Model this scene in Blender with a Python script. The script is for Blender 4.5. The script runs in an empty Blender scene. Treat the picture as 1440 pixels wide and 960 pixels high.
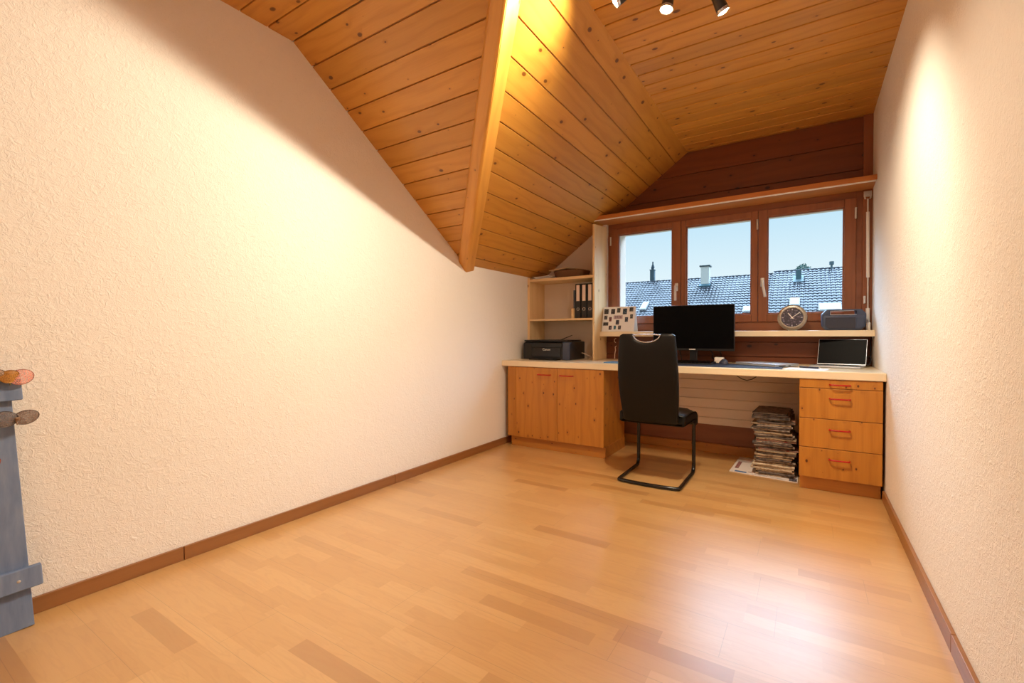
import bpy, bmesh, math, random
from mathutils import Vector, Matrix
R = random.Random(7)
S = bpy.context.scene
COL = S.collection
PI = math.pi
rad = math.radians

# ------------------------------------------------------------------ materials
def lin(c):
    f = lambda v: v/12.92 if v <= .04045 else ((v+.055)/1.055)**2.4
    return tuple(f(x/255.) for x in c) + (1.,)

class NT:
    def __init__(s, name):
        s.m = bpy.data.materials.new(name); s.m.use_nodes = True
        s.t = s.m.node_tree; s.n = s.t.nodes; s.n.clear()
        s.out = s.n.new('ShaderNodeOutputMaterial')
    def new(s, typ, **k):
        nd = s.n.new('ShaderNode'+typ)
        for a, v in k.items(): setattr(nd, a, v)
        return nd
    def put(s, sock, v):
        if isinstance(v, bpy.types.NodeSocket): s.t.links.new(v, sock)
        elif v is not None: sock.default_value = v
    def math(s, op, a, b=0., c=None):
        nd = s.new('Math', operation=op); s.put(nd.inputs[0], a); s.put(nd.inputs[1], b)
        if c is not None: s.put(nd.inputs[2], c)
        return nd.outputs[0]
    def mix(s, f, a, b, blend='MIX'):
        nd = s.new('Mix', data_type='RGBA', blend_type=blend)
        s.put(nd.inputs[0], f); s.put(nd.inputs[6], a); s.put(nd.inputs[7], b)
        return nd.outputs[2]
    def ramp(s, f, stops, interp='LINEAR'):
        nd = s.new('ValToRGB'); cr = nd.color_ramp; cr.interpolation = interp
        while len(cr.elements) < len(stops): cr.elements.new(.5)
        for e, (p, c) in zip(cr.elements, stops):
            e.position = p; e.color = c if len(c) == 4 else tuple(c)+(1.,)
        s.put(nd.inputs[0], f); return nd.outputs[0]
    def comb(s, x, y, z):
        nd = s.new('CombineXYZ')
        for i, v in enumerate((x, y, z)): s.put(nd.inputs[i], v)
        return nd.outputs[0]
    def noise(s, vec, scale, detail=2., rough=.5, dist=0.):
        nd = s.new('TexNoise'); s.put(nd.inputs['Vector'], vec)
        nd.inputs['Scale'].default_value = scale; nd.inputs['Detail'].default_value = detail
        nd.inputs['Roughness'].default_value = rough; nd.inputs['Distortion'].default_value = dist
        return nd.outputs[0]
    def bsdf(s, color, rough=.5, metal=0., bump=None, strength=.3, dist=.002, **k):
        b = s.new('BsdfPrincipled')
        s.put(b.inputs['Base Color'], color); s.put(b.inputs['Roughness'], rough); b.inputs['Metallic'].default_value = metal
        for a, v in k.items(): s.put(b.inputs[a.replace('_', ' ')], v)
        if bump is not None:
            bp = s.new('Bump'); bp.inputs['Strength'].default_value = strength; bp.inputs['Distance'].default_value = dist
            s.put(bp.inputs['Height'], bump); s.t.links.new(bp.outputs[0], b.inputs['Normal'])
        s.t.links.new(b.outputs[0], s.out.inputs[0]); return b

def plain(name, c, rough=.5, metal=0., var=.08, scale=30., **k):
    t = NT(name); co = t.new('TexCoord').outputs['Object']
    n = t.noise(co, scale, 3.)
    c = lin(c)
    lo = tuple(x*(1-var) for x in c[:3])+(1.,); hi = tuple(min(1, x*(1+var)) for x in c[:3])+(1.,)
    t.bsdf(t.mix(n, lo, hi), rough, metal, **k); return t.m

def wood(name, light, dark, knot=(100, 56, 14), axis=None, rough=.42, knots=1., grain=1., tint=.16, coat=0., kf=1., spec=.5):
    """Pine/fir: axis None reads the board UV map (u along the grain, metres), else object x/y/z is the grain."""
    t = NT(name)
    if axis is None:
        uv = t.new('UVMap', uv_map='UVMap').outputs[0]
        sp = t.new('SeparateXYZ'); t.put(sp.inputs[0], uv); u, v, w = sp.outputs[0], sp.outputs[1], 0.
        rnd = t.new('Attribute', attribute_name='rnd').outputs['Fac']
    else:
        sp = t.new('SeparateXYZ'); t.put(sp.inputs[0], t.new('TexCoord').outputs['Object'])
        i = 'xyz'.index(axis); u = sp.outputs[i]; v = sp.outputs[(i+1) % 3]; w = sp.outputs[(i+2) % 3]
        rnd = t.new('ObjectInfo').outputs['Random']
        u = t.math('ADD', u, t.math('MULTIPLY', rnd, 37.))
    L, D, K = lin(light), lin(dark), lin(knot)
    bend = t.noise(t.comb(t.math('MULTIPLY', u, 1.3), t.math('MULTIPLY', v, 6.), w), 1.5, 2.)
    # knots first: they push the grain aside
    vw = t.math('ADD', v, w)
    kv = t.comb(t.math('MULTIPLY', u, 4.6*kf), t.math('MULTIPLY', vw, 7.*kf), 0.)
    vo = t.new('TexVoronoi', voronoi_dimensions='2D', feature='F1'); t.put(vo.inputs['Vector'], kv); vo.inputs['Scale'].default_value = 1.
    sc = t.new('SeparateXYZ'); t.put(sc.inputs[0], vo.outputs['Color'])
    size = t.math('MULTIPLY_ADD', t.math('POWER', sc.outputs[0], 2.), .115*knots, -.012)
    dn = t.math('DIVIDE', vo.outputs['Distance'], t.math('MAXIMUM', size, .001))
    kcore = t.ramp(dn, [(0., (1, 1, 1)), (.75, (.85, .85, .85)), (1., (0, 0, 0))])
    khalo = t.ramp(t.math('MULTIPLY', dn, .28), [(0., (1, 1, 1)), (1., (0, 0, 0))])
    ringc = t.math('ADD', t.math('MULTIPLY', v, 85.*grain), t.math('MULTIPLY', bend, 16.))
    ringc = t.math('ADD', ringc, t.math('MULTIPLY', w, 60.*grain))
    ringc = t.math('ADD', ringc, t.math('MULTIPLY', khalo, 4.))
    ring = t.math('MULTIPLY_ADD', t.math('SINE', ringc), .5, .5)
    ring = t.math('POWER', ring, 2.2)
    fib = t.noise(t.comb(t.math('MULTIPLY', u, 4.), t.math('MULTIPLY', v, 190.), t.math('MULTIPLY', w, 190.)), 1., 3., .6)
    broad = t.noise(t.comb(t.math('MULTIPLY', u, .9), t.math('MULTIPLY', v, 9.), t.math('MULTIPLY', w, 9.)), 1., 2.)
    f = t.math('MULTIPLY_ADD', ring, .20, t.math('MULTIPLY_ADD', fib, .42, t.math('MULTIPLY_ADD', broad, .5, -.26)))
    c = t.mix(f, L, D)
    c = t.mix(t.math('MULTIPLY', khalo, .35), c, D)
    c = t.mix(kcore, c, K)
    hs = t.new('HueSaturation'); t.put(hs.inputs['Color'], c)
    t.put(hs.inputs['Value'], t.math('MULTIPLY_ADD', rnd, 2*tint, 1-tint))
    t.bsdf(hs.outputs[0], rough, bump=f, strength=.08, dist=.001, Coat_Weight=coat, Coat_Roughness=.25, Specular_IOR_Level=spec); return t.m

def plaster(name, c, scale=85., strength=.6, dist=.005):
    t = NT(name); co = t.new('TexCoord').outputs['Object']
    a = t.noise(co, scale, 4., .62, .8); b = t.noise(co, scale*.35, 3., .6, .5)
    h = t.math('ADD', t.math('MULTIPLY', t.math('ABSOLUTE', t.math('SUBTRACT', a, .5)), 1.6), t.math('MULTIPLY', b, .7))
    big = t.noise(co, 1.7, 2.)
    c = lin(c); c2 = tuple(x*.95 for x in c[:3])+(1.,)
    t.bsdf(t.mix(big, c, c2), .92, bump=h, strength=strength, dist=dist); return t.m

def laminate(name):
    """three-strip beech laminate, strips run along x"""
    t = NT(name); sp = t.new('SeparateXYZ'); t.put(sp.inputs[0], t.new('TexCoord').outputs['Object'])
    x, y = sp.outputs[0], sp.outputs[1]
    W = .0655
    ys = t.math('DIVIDE', t.math('ADD', y, 20.017), W); row = t.math('FLOOR', ys)
    wn = t.new('TexWhiteNoise', noise_dimensions='1D'); t.put(wn.inputs['W'], row)
    rl = wn.outputs['Value']
    xs = t.math('DIVIDE', t.math('ADD', x, t.math('MULTIPLY_ADD', rl, 7.3, 30.)), t.math('MULTIPLY_ADD', rl, .12, .34))
    cell = t.math('FLOOR', xs)
    w2 = t.new('TexWhiteNoise', noise_dimensions='2D'); t.put(w2.inputs['Vector'], t.comb(row, cell, 0.))
    r = w2.outputs['Value']
    # grain
    gx = t.math('ADD', x, t.math('MULTIPLY', r, 11.)); gy = t.math('ADD', y, t.math('MULTIPLY', r, 5.))
    flow = t.noise(t.comb(t.math('MULTIPLY', gx, 3.), t.math('MULTIPLY', gy, 22.), r), 1., 2.5, .55, .6)
    fleck = t.noise(t.comb(t.math('MULTIPLY', gx, 28.), t.math('MULTIPLY', gy, 320.), r), 1., 2.)
    wave = t.math('MULTIPLY_ADD', t.math('SINE', t.math('MULTIPLY', flow, 38.)), .5, .5)
    base = t.ramp(r, [(0., lin((184, 136, 78))), (.15, lin((201, 154, 92))), (.6, lin((207, 161, 98))), (1., lin((214, 170, 108)))])
    c = t.mix(t.math('MULTIPLY', t.math('POWER', wave, 3.), .16), base, lin((176, 118, 70)))
    c = t.mix(t.math('MULTIPLY', fleck, .18), c, lin((168, 112, 66)))
    # plank joints: every third row a fine dark line, and the plank's own ends
    fy = t.math('FRACT', t.math('DIVIDE', ys, 3.))
    jl = t.math('LESS_THAN', t.math('ABSOLUTE', t.math('SUBTRACT', fy, .5)), .004)
    prow = t.math('FLOOR', t.math('DIVIDE', t.math('ADD', ys, 1.5), 3.))
    w3 = t.new('TexWhiteNoise', noise_dimensions='1D'); t.put(w3.inputs['W'], prow)
    fx = t.math('FRACT', t.math('DIVIDE', t.math('ADD', x, t.math('MULTIPLY', w3.outputs['Value'], 1.3)), 1.285))
    je = t.math('LESS_THAN', fx, .0012)
    j = t.math('MAXIMUM', jl, je)
    c = t.mix(t.math('MULTIPLY', j, .32), c, lin((92, 56, 30)))
    rgh = t.math('MULTIPLY_ADD', flow, .08, .33)
    t.bsdf(c, rgh, bump=t.math('SUBTRACT', 1., j), strength=.25, dist=.0006, Coat_Weight=1., Coat_Roughness=.34, Coat_IOR=1.7); return t.m

def emit(name, c, s):
    t = NT(name); e = t.new('Emission'); e.inputs[0].default_value = tuple(c)+(1.,); e.inputs[1].default_value = s
    t.t.links.new(e.outputs[0], t.out.inputs[0]); return t.m

def glassy(name, tint=(1, 1, 1), gl=.06, rough=.0):
    t = NT(name); a = t.new('BsdfTransparent'); a.inputs[0].default_value = tuple(tint)+(1.,)
    g = t.new('BsdfGlossy'); g.inputs['Roughness'].default_value = rough
    lw = t.new('LayerWeight'); lw.inputs[0].default_value = .5
    mx = t.new('MixShader'); t.put(mx.inputs[0], t.math('MULTIPLY_ADD', t.math('POWER', lw.outputs['Facing'], 5.), .3, 0.))
    t.t.links.new(a.outputs[0], mx.inputs[1]); t.t.links.new(g.outputs[0], mx.inputs[2])
    t.t.links.new(mx.outputs[0], t.out.inputs[0]); return t.m

M = {}
M['pine'] = wood('pine_boards', (210, 151, 64), (166, 104, 28), rough=.36, tint=.09, kf=1.25, knots=1.1)
M['brownboards'] = wood('brown_boards', (118, 58, 20), (80, 34, 10), (44, 18, 6), rough=.45, tint=.12)
M['beam'] = wood('beam_pine', (208, 149, 64), (168, 107, 32), axis='y', rough=.4, knots=.6)
M['brownx'] = wood('brown_wood_across', (152, 90, 54), (110, 60, 33), (60, 28, 12), axis='x', rough=.4, knots=.3, tint=.05)
M['brownz'] = wood('brown_wood_upright', (152, 90, 54), (110, 60, 33), (60, 28, 12), axis='z', rough=.4, knots=.3, tint=.05)
M['pelmet'] = wood('pelmet_wood', (196, 124, 60), (160, 92, 40), axis='x', rough=.4, knots=.3, tint=.03)
M['cab'] = wood('cabinet_pine', (198, 132, 48), (148, 84, 22), (84, 38, 12), axis='z', rough=.4, knots=1.0, tint=.04, kf=1.8)
M['cabx'] = wood('cabinet_pine_across', (194, 130, 52), (150, 86, 28), (88, 40, 12), axis='x', rough=.42, knots=.9, tint=.04, kf=1.8)
M['shelfpine'] = wood('shelf_pine', (234, 204, 156), (208, 168, 112), (130, 80, 40), axis='z', rough=.45, knots=.7, tint=.04)
M['shelfpinex'] = wood('shelf_pine_across', (234, 208, 162), (214, 176, 122), (130, 80, 40), axis='x', rough=.45, knots=.4, tint=.04)
M['worktop'] = wood('worktop_maple', (238, 220, 188), (226, 202, 162), (190, 150, 100), axis='x', rough=.28, knots=0., grain=.5, tint=.0)
M['skirt'] = wood('skirting_wood', (156, 104, 58), (116, 70, 32), (70, 36, 16), axis='y', rough=.35, knots=.3, tint=.03)
M['plaster'] = plaster('roughcast_plaster', (244, 238, 230), 46., .8, .006)
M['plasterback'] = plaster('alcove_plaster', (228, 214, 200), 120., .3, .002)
M['floor'] = laminate('beech_laminate')
M['slats'] = plain('white_slat_paint', (232, 214, 196), .5, var=.03)
M['white'] = plain('white_plastic', (236, 232, 226), .4, var=.03)
M['paper'] = plain('white_paper', (236, 236, 238), .8, var=.03)
M['black'] = plain('black_plastic', (22, 22, 25), .38, var=.15)
M['blackgloss'] = plain('black_gloss', (10, 10, 12), .12, var=.1)
M['screen'] = plain('dark_screen', (5, 5, 7), .4, var=.05, Specular_IOR_Level=.06)
M['leather'] = plain('dark_leather', (11, 9, 8), .46, var=.15, scale=160, Specular_IOR_Level=.25)
M['tube'] = plain('black_steel_tube', (14, 13, 14), .25, var=.1)
M['chrome'] = plain('chrome', (206, 206, 214), .25, .7, var=.02)
M['steel'] = plain('brushed_steel', (206, 202, 196), .35, .6, var=.05)
M['silver'] = plain('silver_laptop', (196, 202, 212), .35, .55, var=.03)
M['red'] = plain('red_enamel', (176, 26, 16), .3, var=.05)
M['mat'] = plain('dark_blue_felt', (38, 44, 66), .75, var=.12, scale=200)
M['radio'] = plain('blue_grey_plastic', (62, 70, 92), .5, var=.06)
M['grille'] = plain('grey_speaker_cloth', (58, 58, 68), .85, var=.25, scale=600)
M['bluepaint'] = None
M['binder'] = plain('black_binder_board', (26, 26, 28), .5, var=.2, scale=90)
M['binderlabel'] = plain('cream_label', (232, 212, 200), .7, var=.03)
M['cord'] = plain('pale_cord', (222, 200, 180), .5, var=.03)
M['lampblack'] = plain('lamp_anthracite', (58, 54, 52), .4, .3, var=.08)
M['bulb'] = emit('lit_bulb', (1., .80, .48), 28.)
M['pane'] = glassy('window_pane', (.97, .99, .99), .05)

def bluepaint():
    t = NT('worn_blue_paint'); co = t.new('TexCoord').outputs['Object']
    sp = t.new('SeparateXYZ'); t.put(sp.inputs[0], co)
    st = t.noise(t.comb(t.math('MULTIPLY', sp.outputs[0], 30.), t.math('MULTIPLY', sp.outputs[1], 30.), t.math('MULTIPLY', sp.outputs[2], 5.)), 1., 4., .6)
    c = t.ramp(st, [(.3, lin((98, 118, 152))), (.55, lin((118, 136, 168))), (.66, lin((128, 144, 172))), (.74, lin((172, 178, 188)))])
    t.bsdf(c, .62, bump=st, strength=.25, dist=.002); return t.m
M['bluepaint'] = bluepaint()

def tilemat():
    t = NT('grey_clay_tile'); co = t.new('TexCoord').outputs['Object']
    n = t.noise(co, 2.2, 4., .6)
    t.bsdf(t.ramp(n, [(.3, lin((48, 54, 66))), (.7, lin((84, 92, 108)))]), .38, Specular_IOR_Level=.5); return t.m
M['tile'] = tilemat()

def newsmat(name, tone, ink):
    """newsprint seen from the edge: thin layers of paper, and blocks of print on the flat faces"""
    t = NT(name); co = t.new('TexCoord').outputs['Object']; sp = t.new('SeparateXYZ'); t.put(sp.inputs[0], co)
    lay = t.noise(t.comb(t.math('MULTIPLY', sp.outputs[0], 4.), t.math('MULTIPLY', sp.outputs[1], 4.), t.math('MULTIPLY', sp.outputs[2], 700.)), 1., 2.)
    blk = t.noise(t.comb(t.math('MULTIPLY', sp.outputs[0], 22.), t.math('MULTIPLY', sp.outputs[1], 30.), 0.), 1., 2.)
    c = t.mix(t.ramp(lay, [(.42, (0, 0, 0)), (.62, (1, 1, 1))]), lin(tone), tuple(x*.45 for x in lin(tone)[:3])+(1.,))
    c = t.mix(t.ramp(blk, [(.52, (0, 0, 0)), (.6, (.8, .8, .8))]), c, lin(ink))
    t.bsdf(c, .85); return t.m

# ------------------------------------------------------------------ mesh helpers
class MB:
    """collects shapes in world metres; `o` is subtracted, so the finished mesh is local to its thing"""
    def __init__(s, o=(0, 0, 0)):
        s.bm = bmesh.new(); s.o = Vector(o)
    def merge(s, b):
        me = bpy.data.meshes.new('tmp'); b.to_mesh(me); b.free(); s.bm.from_mesh(me); bpy.data.meshes.remove(me)
    def box(s, x0, x1, y0, y1, z0, z1, bev=0., seg=2, mat=None):
        b = bmesh.new(); bmesh.ops.create_cube(b, size=1.)
        T = Matrix.Translation(((x0+x1)/2, (y0+y1)/2, (z0+z1)/2)) @ Matrix.Diagonal((abs(x1-x0), abs(y1-y0), abs(z1-z0), 1.))
        bmesh.ops.transform(b, matrix=T, verts=b.verts)
        if bev > 0: bmesh.ops.bevel(b, geom=b.edges[:], offset=bev, segments=seg, profile=.5, affect='EDGES')
        if mat is not None: bmesh.ops.transform(b, matrix=mat, verts=b.verts)
        s.merge(b); return s
    def prism(s, pts, d, bev=0., seg=2, mat=None):
        """pts: 3-D outline; d: extrusion vector"""
        b = bmesh.new(); vs = [b.verts.new(p) for p in pts]; f = b.faces.new(vs)
        r = bmesh.ops.extrude_face_region(b, geom=[f])
        bmesh.ops.translate(b, vec=Vector(d), verts=[v for v in r['geom'] if isinstance(v, bmesh.types.BMVert)])
        bmesh.ops.recalc_face_normals(b, faces=b.faces)
        if bev > 0: bmesh.ops.bevel(b, geom=b.edges[:], offset=bev, segments=seg, profile=.5, affect='EDGES')
        if mat is not None: bmesh.ops.transform(b, matrix=mat, verts=b.verts)
        s.merge(b); return s
    def cyl(s, p0, p1, r0, r1=None, seg=20, bev=0.):
        p0, p1 = Vector(p0), Vector(p1); d = p1-p0
        b = bmesh.new(); bmesh.ops.create_cone(b, cap_ends=True, cap_tris=False, segments=seg, radius1=r0, radius2=r0 if r1 is None else r1, depth=d.length)
        if bev > 0:
            ed = [e for e in b.edges if len(e.link_faces) == 2 and any(len(f.verts) > 4 for f in e.link_faces)]
            bmesh.ops.bevel(b, geom=ed, offset=bev, segments=2, profile=.5, affect='EDGES')
        q = Vector((0, 0, 1)).rotation_difference(d.normalized()).to_matrix().to_4x4()
        bmesh.ops.transform(b, matrix=Matrix.Translation((p0+p1)/2) @ q, verts=b.verts)
        s.merge(b); return s
    def tube(s, pts, r, seg=12, closed=False, flat=None):
        """round (or flattened: flat=(rw, rh)) section swept along a polyline"""
        pts = [Vector(p) for p in pts]; n = len(pts); b = bmesh.new(); rings = []
        prev = None
        for i, p in enumerate(pts):
            a = pts[(i-1) % n] if (closed or i > 0) else p; c = pts[(i+1) % n] if (closed or i < n-1) else p
            t = (c-a).normalized()
            if prev is None:
                up = Vector((0, 0, 1)) if abs(t.z) < .9 else Vector((0, 1, 0)); x = t.cross(up).normalized()
            else: x = (prev - t*prev.dot(t)).normalized()
            prev = x; y = t.cross(x).normalized()
            rw, rh = flat if flat else (r, r)
            rings.append([b.verts.new(p + x*math.cos(2*PI*k/seg)*rw + y*math.sin(2*PI*k/seg)*rh) for k in range(seg)])
        for i in range(n if closed else n-1):
            A, B = rings[i], rings[(i+1) % n]
            for k in range(seg): b.faces.new((A[k], A[(k+1) % seg], B[(k+1) % seg], B[k]))
        if not closed: b.faces.new(rings[0][::-1]); b.faces.new(rings[-1])
        bmesh.ops.recalc_face_normals(b, faces=b.faces)
        s.merge(b); return s
    def lathe(s, prof, M4=None, seg=40):
        """prof: (radius, height) pairs about z"""
        b = bmesh.new(); rings = []
        for r, h in prof:
            rings.append([b.verts.new((r*math.cos(2*PI*k/seg), r*math.sin(2*PI*k/seg), h)) for k in range(seg)] if r > 1e-6 else [b.verts.new((0, 0, h))])
        for A, B in zip(rings, rings[1:]):
            for k in range(seg):
                k2 = (k+1) % seg
                if len(A) == 1 and len(B) == 1: continue
                if len(A) == 1: b.faces.new((A[0], B[k2], B[k]))
                elif len(B) == 1: b.faces.new((A[k], A[k2], B[0]))
                else: b.faces.new((A[k], A[k2], B[k2], B[k]))
        bmesh.ops.recalc_face_normals(b, faces=b.faces)
        if M4 is not None: bmesh.ops.transform(b, matrix=M4, verts=b.verts)
        s.merge(b); return s
    def grid(s, P, nu, nv, thick=None):
        """surface P(i,j); thick: vector offset for a closed second side"""
        b = bmesh.new()
        A = [[b.verts.new(P(i, j)) for j in range(nv)] for i in range(nu)]
        for i in range(nu-1):
            for j in range(nv-1): b.faces.new((A[i][j], A[i+1][j], A[i+1][j+1], A[i][j+1]))
        if thick is not None:
            Bv = [[b.verts.new(Vector(P(i, j))+Vector(thick)) for j in range(nv)] for i in range(nu)]
            for i in range(nu-1):
                for j in range(nv-1): b.faces.new((Bv[i][j], Bv[i][j+1], Bv[i+1][j+1], Bv[i+1][j]))
            loop = [(i, 0) for i in range(nu)]+[(nu-1, j) for j in range(1, nv)]+[(i, nv-1) for i in range(nu-2, -1, -1)]+[(0, j) for j in range(nv-2, 0, -1)]
            for (i, j), (k, l) in zip(loop, loop[1:]+loop[:1]): b.faces.new((A[i][j], A[k][l], Bv[k][l], Bv[i][j]))
        bmesh.ops.recalc_face_normals(b, faces=b.faces)
        s.merge(b); return s

def obj(name, mb, mat, parent=None, loc=None, smooth=False, rot=None):
    me = bpy.data.meshes.new(name)
    if isinstance(mb, MB):
        bmesh.ops.translate(mb.bm, vec=-mb.o, verts=mb.bm.verts)
        mb.bm.to_mesh(me); mb.bm.free()
    else: me = mb
    me.materials.append(mat)
    if smooth:
        me.polygons.foreach_set('use_smooth', [True]*len(me.polygons))
        try: me.set_sharp_from_angle(angle=rad(38))
        except Exception: pass
    o = bpy.data.objects.new(name, me); COL.objects.link(o)
    if parent is not None: o.parent = parent
    elif isinstance(mb, MB) and loc is None: o.location = mb.o
    if loc is not None: o.location = loc
    if rot is not None: o.rotation_euler = rot
    return o
def tag(o, label, cat, group=None):
    o['label'] = label; o['category'] = cat
    if group: o['group'] = group
    return o
def thing(name, label, cat, loc, rotz=0., group=None):
    o = bpy.data.objects.new(name, None); o.empty_display_size = .05; COL.objects.link(o)
    o.location = loc; o.rotation_euler = (0, 0, rotz); return tag(o, label, cat, group)
def struct(name, mb, mat, smooth=False, label=None, parent=None):
    o = obj(name, mb, mat, parent=parent, smooth=smooth)
    if parent is None:
        o['kind'] = 'structure'
        if label: o['label'] = label
    return o
def dup(root, loc, rotz=None, label=None):
    r = root.copy(); COL.objects.link(r); r.location = loc
    if rotz is not None: r.rotation_euler = (0, 0, rotz)
    if label: r['label'] = label
    for ch in list(root.children):
        c = ch.copy(); COL.objects.link(c); c.parent = r
        for g in ch.children:
            d = g.copy(); COL.objects.link(d); d.parent = c
    return r
def text_mesh(txt, size, depth=.0006, align='CENTER'):
    cu = bpy.data.curves.new('lettering', 'FONT'); cu.body = txt; cu.size = size; cu.extrude = depth
    cu.align_x = align; cu.align_y = 'CENTER'
    o = bpy.data.objects.new('tmp_text', cu); COL.objects.link(o)
    dg = bpy.context.evaluated_depsgraph_get(); dg.update()
    me = bpy.data.meshes.new_from_object(o.evaluated_get(dg))
    bpy.data.objects.remove(o); bpy.data.curves.remove(cu); return me

def clip(poly, i, val, keep_above):
    out = []
    for a, b in zip(poly, poly[1:]+poly[:1]):
        ia = (a[i] >= val) == keep_above or abs(a[i]-val) < 1e-9; ib = (b[i] >= val) == keep_above or abs(b[i]-val) < 1e-9
        if ia: out.append(a)
        if ia != ib:
            t = (val-a[i])/(b[i]-a[i]); out.append((a[0]+t*(b[0]-a[0]), a[1]+t*(b[1]-a[1])))
    return out
def boards(name, poly, u, n, origin, width, mat, gap=.0032, back=.06, depth=.011, parent=None):
    """tongue-and-groove boards over a convex 3-D polygon: real V grooves, one mesh, boards run along u, n faces the room"""
    u = Vector(u).normalized(); n = Vector(n).normalized(); v = n.cross(u); o = Vector(origin)
    P2 = [((Vector(p)-o).dot(u), (Vector(p)-o).dot(v)) for p in poly]
    bm = bmesh.new(); uvl = bm.loops.layers.uv.new('UVMap'); rl = bm.faces.layers.float.new('rnd')
    W = lambda q, d: o + u*q[0] + v*q[1] + n*d
    k0 = math.floor(min(p[1] for p in P2)/width+1e-6); k1 = math.ceil(max(p[1] for p in P2)/width-1e-6)
    for k in range(k0, k1):
        r = R.random(); du, dv = R.uniform(0, 60), R.uniform(0, 9)
        a, b = k*width, (k+1)*width
        q = clip(clip(P2, 1, a+gap, True), 1, b-gap, False)
        if len(q) < 3: continue
        c = gap*.5                                        # eased edge, then the open joint
        qi = clip(clip(P2, 1, a+gap+c, True), 1, b-gap-c, False)
        def face(pts):
            try: f = bm.faces.new([bm.verts.new(W(p, h)) for p, h in pts])
            except ValueError: return
            f[rl] = r
            for l, (p, h) in zip(f.loops, pts): l[uvl].uv = (p[0]+du, p[1]+dv+h)
        if len(qi) >= 3: face([(p, 0.) for p in qi])
        for lo, hi, dl, dh in ((a+gap, a+gap+c, -c, 0.), (b-gap-c, b-gap, 0., -c)):
            e = clip(clip(P2, 1, lo, True), 1, hi, False)
            if len(e) >= 3: face([(p, dl+(dh-dl)*min(1, max(0, (p[1]-lo)/(hi-lo)))) for p in e])
        for y_ in (a+gap, b-gap):
            e = sorted([p for p in q if abs(p[1]-y_) < 1e-7])
            if len(e) >= 2: face([(e[0], -c), (e[-1], -c), (e[-1], -depth), (e[0], -depth)])
    vs = [bm.verts.new(W(p, -depth)) for p in P2]; f = bm.faces.new(vs)
    ex = bmesh.ops.extrude_face_region(bm, geom=[f])
    bmesh.ops.translate(bm, vec=-n*back, verts=[x for x in ex['geom'] if isinstance(x, bmesh.types.BMVert)])
    bmesh.ops.recalc_face_normals(bm, faces=bm.faces)
    bmesh.ops.remove_doubles(bm, verts=bm.verts, dist=1e-5)
    for f in bm.faces:
        if f.normal.dot(n) < -.3 and all((x.co-o).dot(n) > -depth*1.05 for x in f.verts): f.normal_flip()
    me = bpy.data.meshes.new(name); bm.to_mesh(me); bm.free()
    ob = obj(name, me, mat, parent=parent)
    if parent is None: ob['kind'] = 'structure'
    return ob

# ------------------------------------------------------------------ room dimensions (metres)
XL, XR, YB = -2.294, .391, -1.6
ZC, ZM, ZK = 2.554, 2.53, 1.54            # dormer ceiling, main ceiling, dormer springing on the left wall
XC, YK = -.881, 1.438                     # crease of the dormer, knee of the main roof
SD, SM = .7176, .69                       # slopes
YW = 4.19
zd = lambda x: ZK+SD*(x-XL)
zm = lambda y: ZM-SM*(y-YK)

struct('floor', MB().box(XL-.2, XR+.2, YB-.2, 4.4, -.12, 0), M['floor'])
struct('wall_left', MB().box(XL-.15, XL, YB-.2, 4.5, -.1, 2.95), M['plaster'])
struct('wall_right', MB().box(XR, XR+.15, YB-.2, 4.5, -.1, 2.95), M['plaster'])
struct('wall_back', MB().box(XL-.15, XR+.15, YB-.2, YB, -.1, 2.95), M['plaster'])
struct('roof_slab', MB().box(XL-.15, XR+.15, YB-.2, 4.5, 2.95, 3.05), M['slats'])
# window wall: plastered alcove back on the left, outer wall round the window
struct('wall_window', MB().box(XL-.1, -1.6, 4.15, 4.42, -.1, 2.95), M['plasterback'])
struct('wall_window_outer', MB().box(-1.6, -1.506, 4.27, 4.42, 1.05, 2.0).box(.335, XR+.05, 4.27, 4.42, 1.05, 2.0)
       .box(-1.6, XR+.05, 4.27, 4.42, 1.943, 2.95).box(-1.6, XR+.05, 4.27, 4.42, -.1, 1.07), M['plasterback'])

boards('ceiling_slope', [(XL, YK, ZM), (-.905, YK, ZM), (XL, 2.873, zm(2.873))], (1, 0, 0), (0, -SM, -1), (XL, YK, ZM), .1357, M['pine'])
boards('ceiling', [(XL, YB, ZM), (XC+.03, YB, ZM), (XC+.03, YK, ZM), (XL, YK, ZM)], (1, 0, 0), (0, 0, -1), (XL, YK, ZM), .1357, M['pine'])
boards('ceiling_dormer_slope', [(XL, 2.873, ZK), (XC, 1.403, ZC), (XC, YW+.02, ZC), (XL, YW+.02, ZK)], (0, 1, 0), (SD, 0, -1), (XL+.0856/1.2308, 2., ZK+.0856*SD/1.2308), .139, M['pine'])
boards('ceiling_dormer', [(XC, YB, ZC), (XR, YB, ZC), (XR, YW+.02, ZC), (XC, YW+.02, ZC)], (1, 0, 0), (0, 0, -1), (XC, 2.251, ZC), .1355, M['pine'], gap=.0048, depth=.016)

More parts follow.
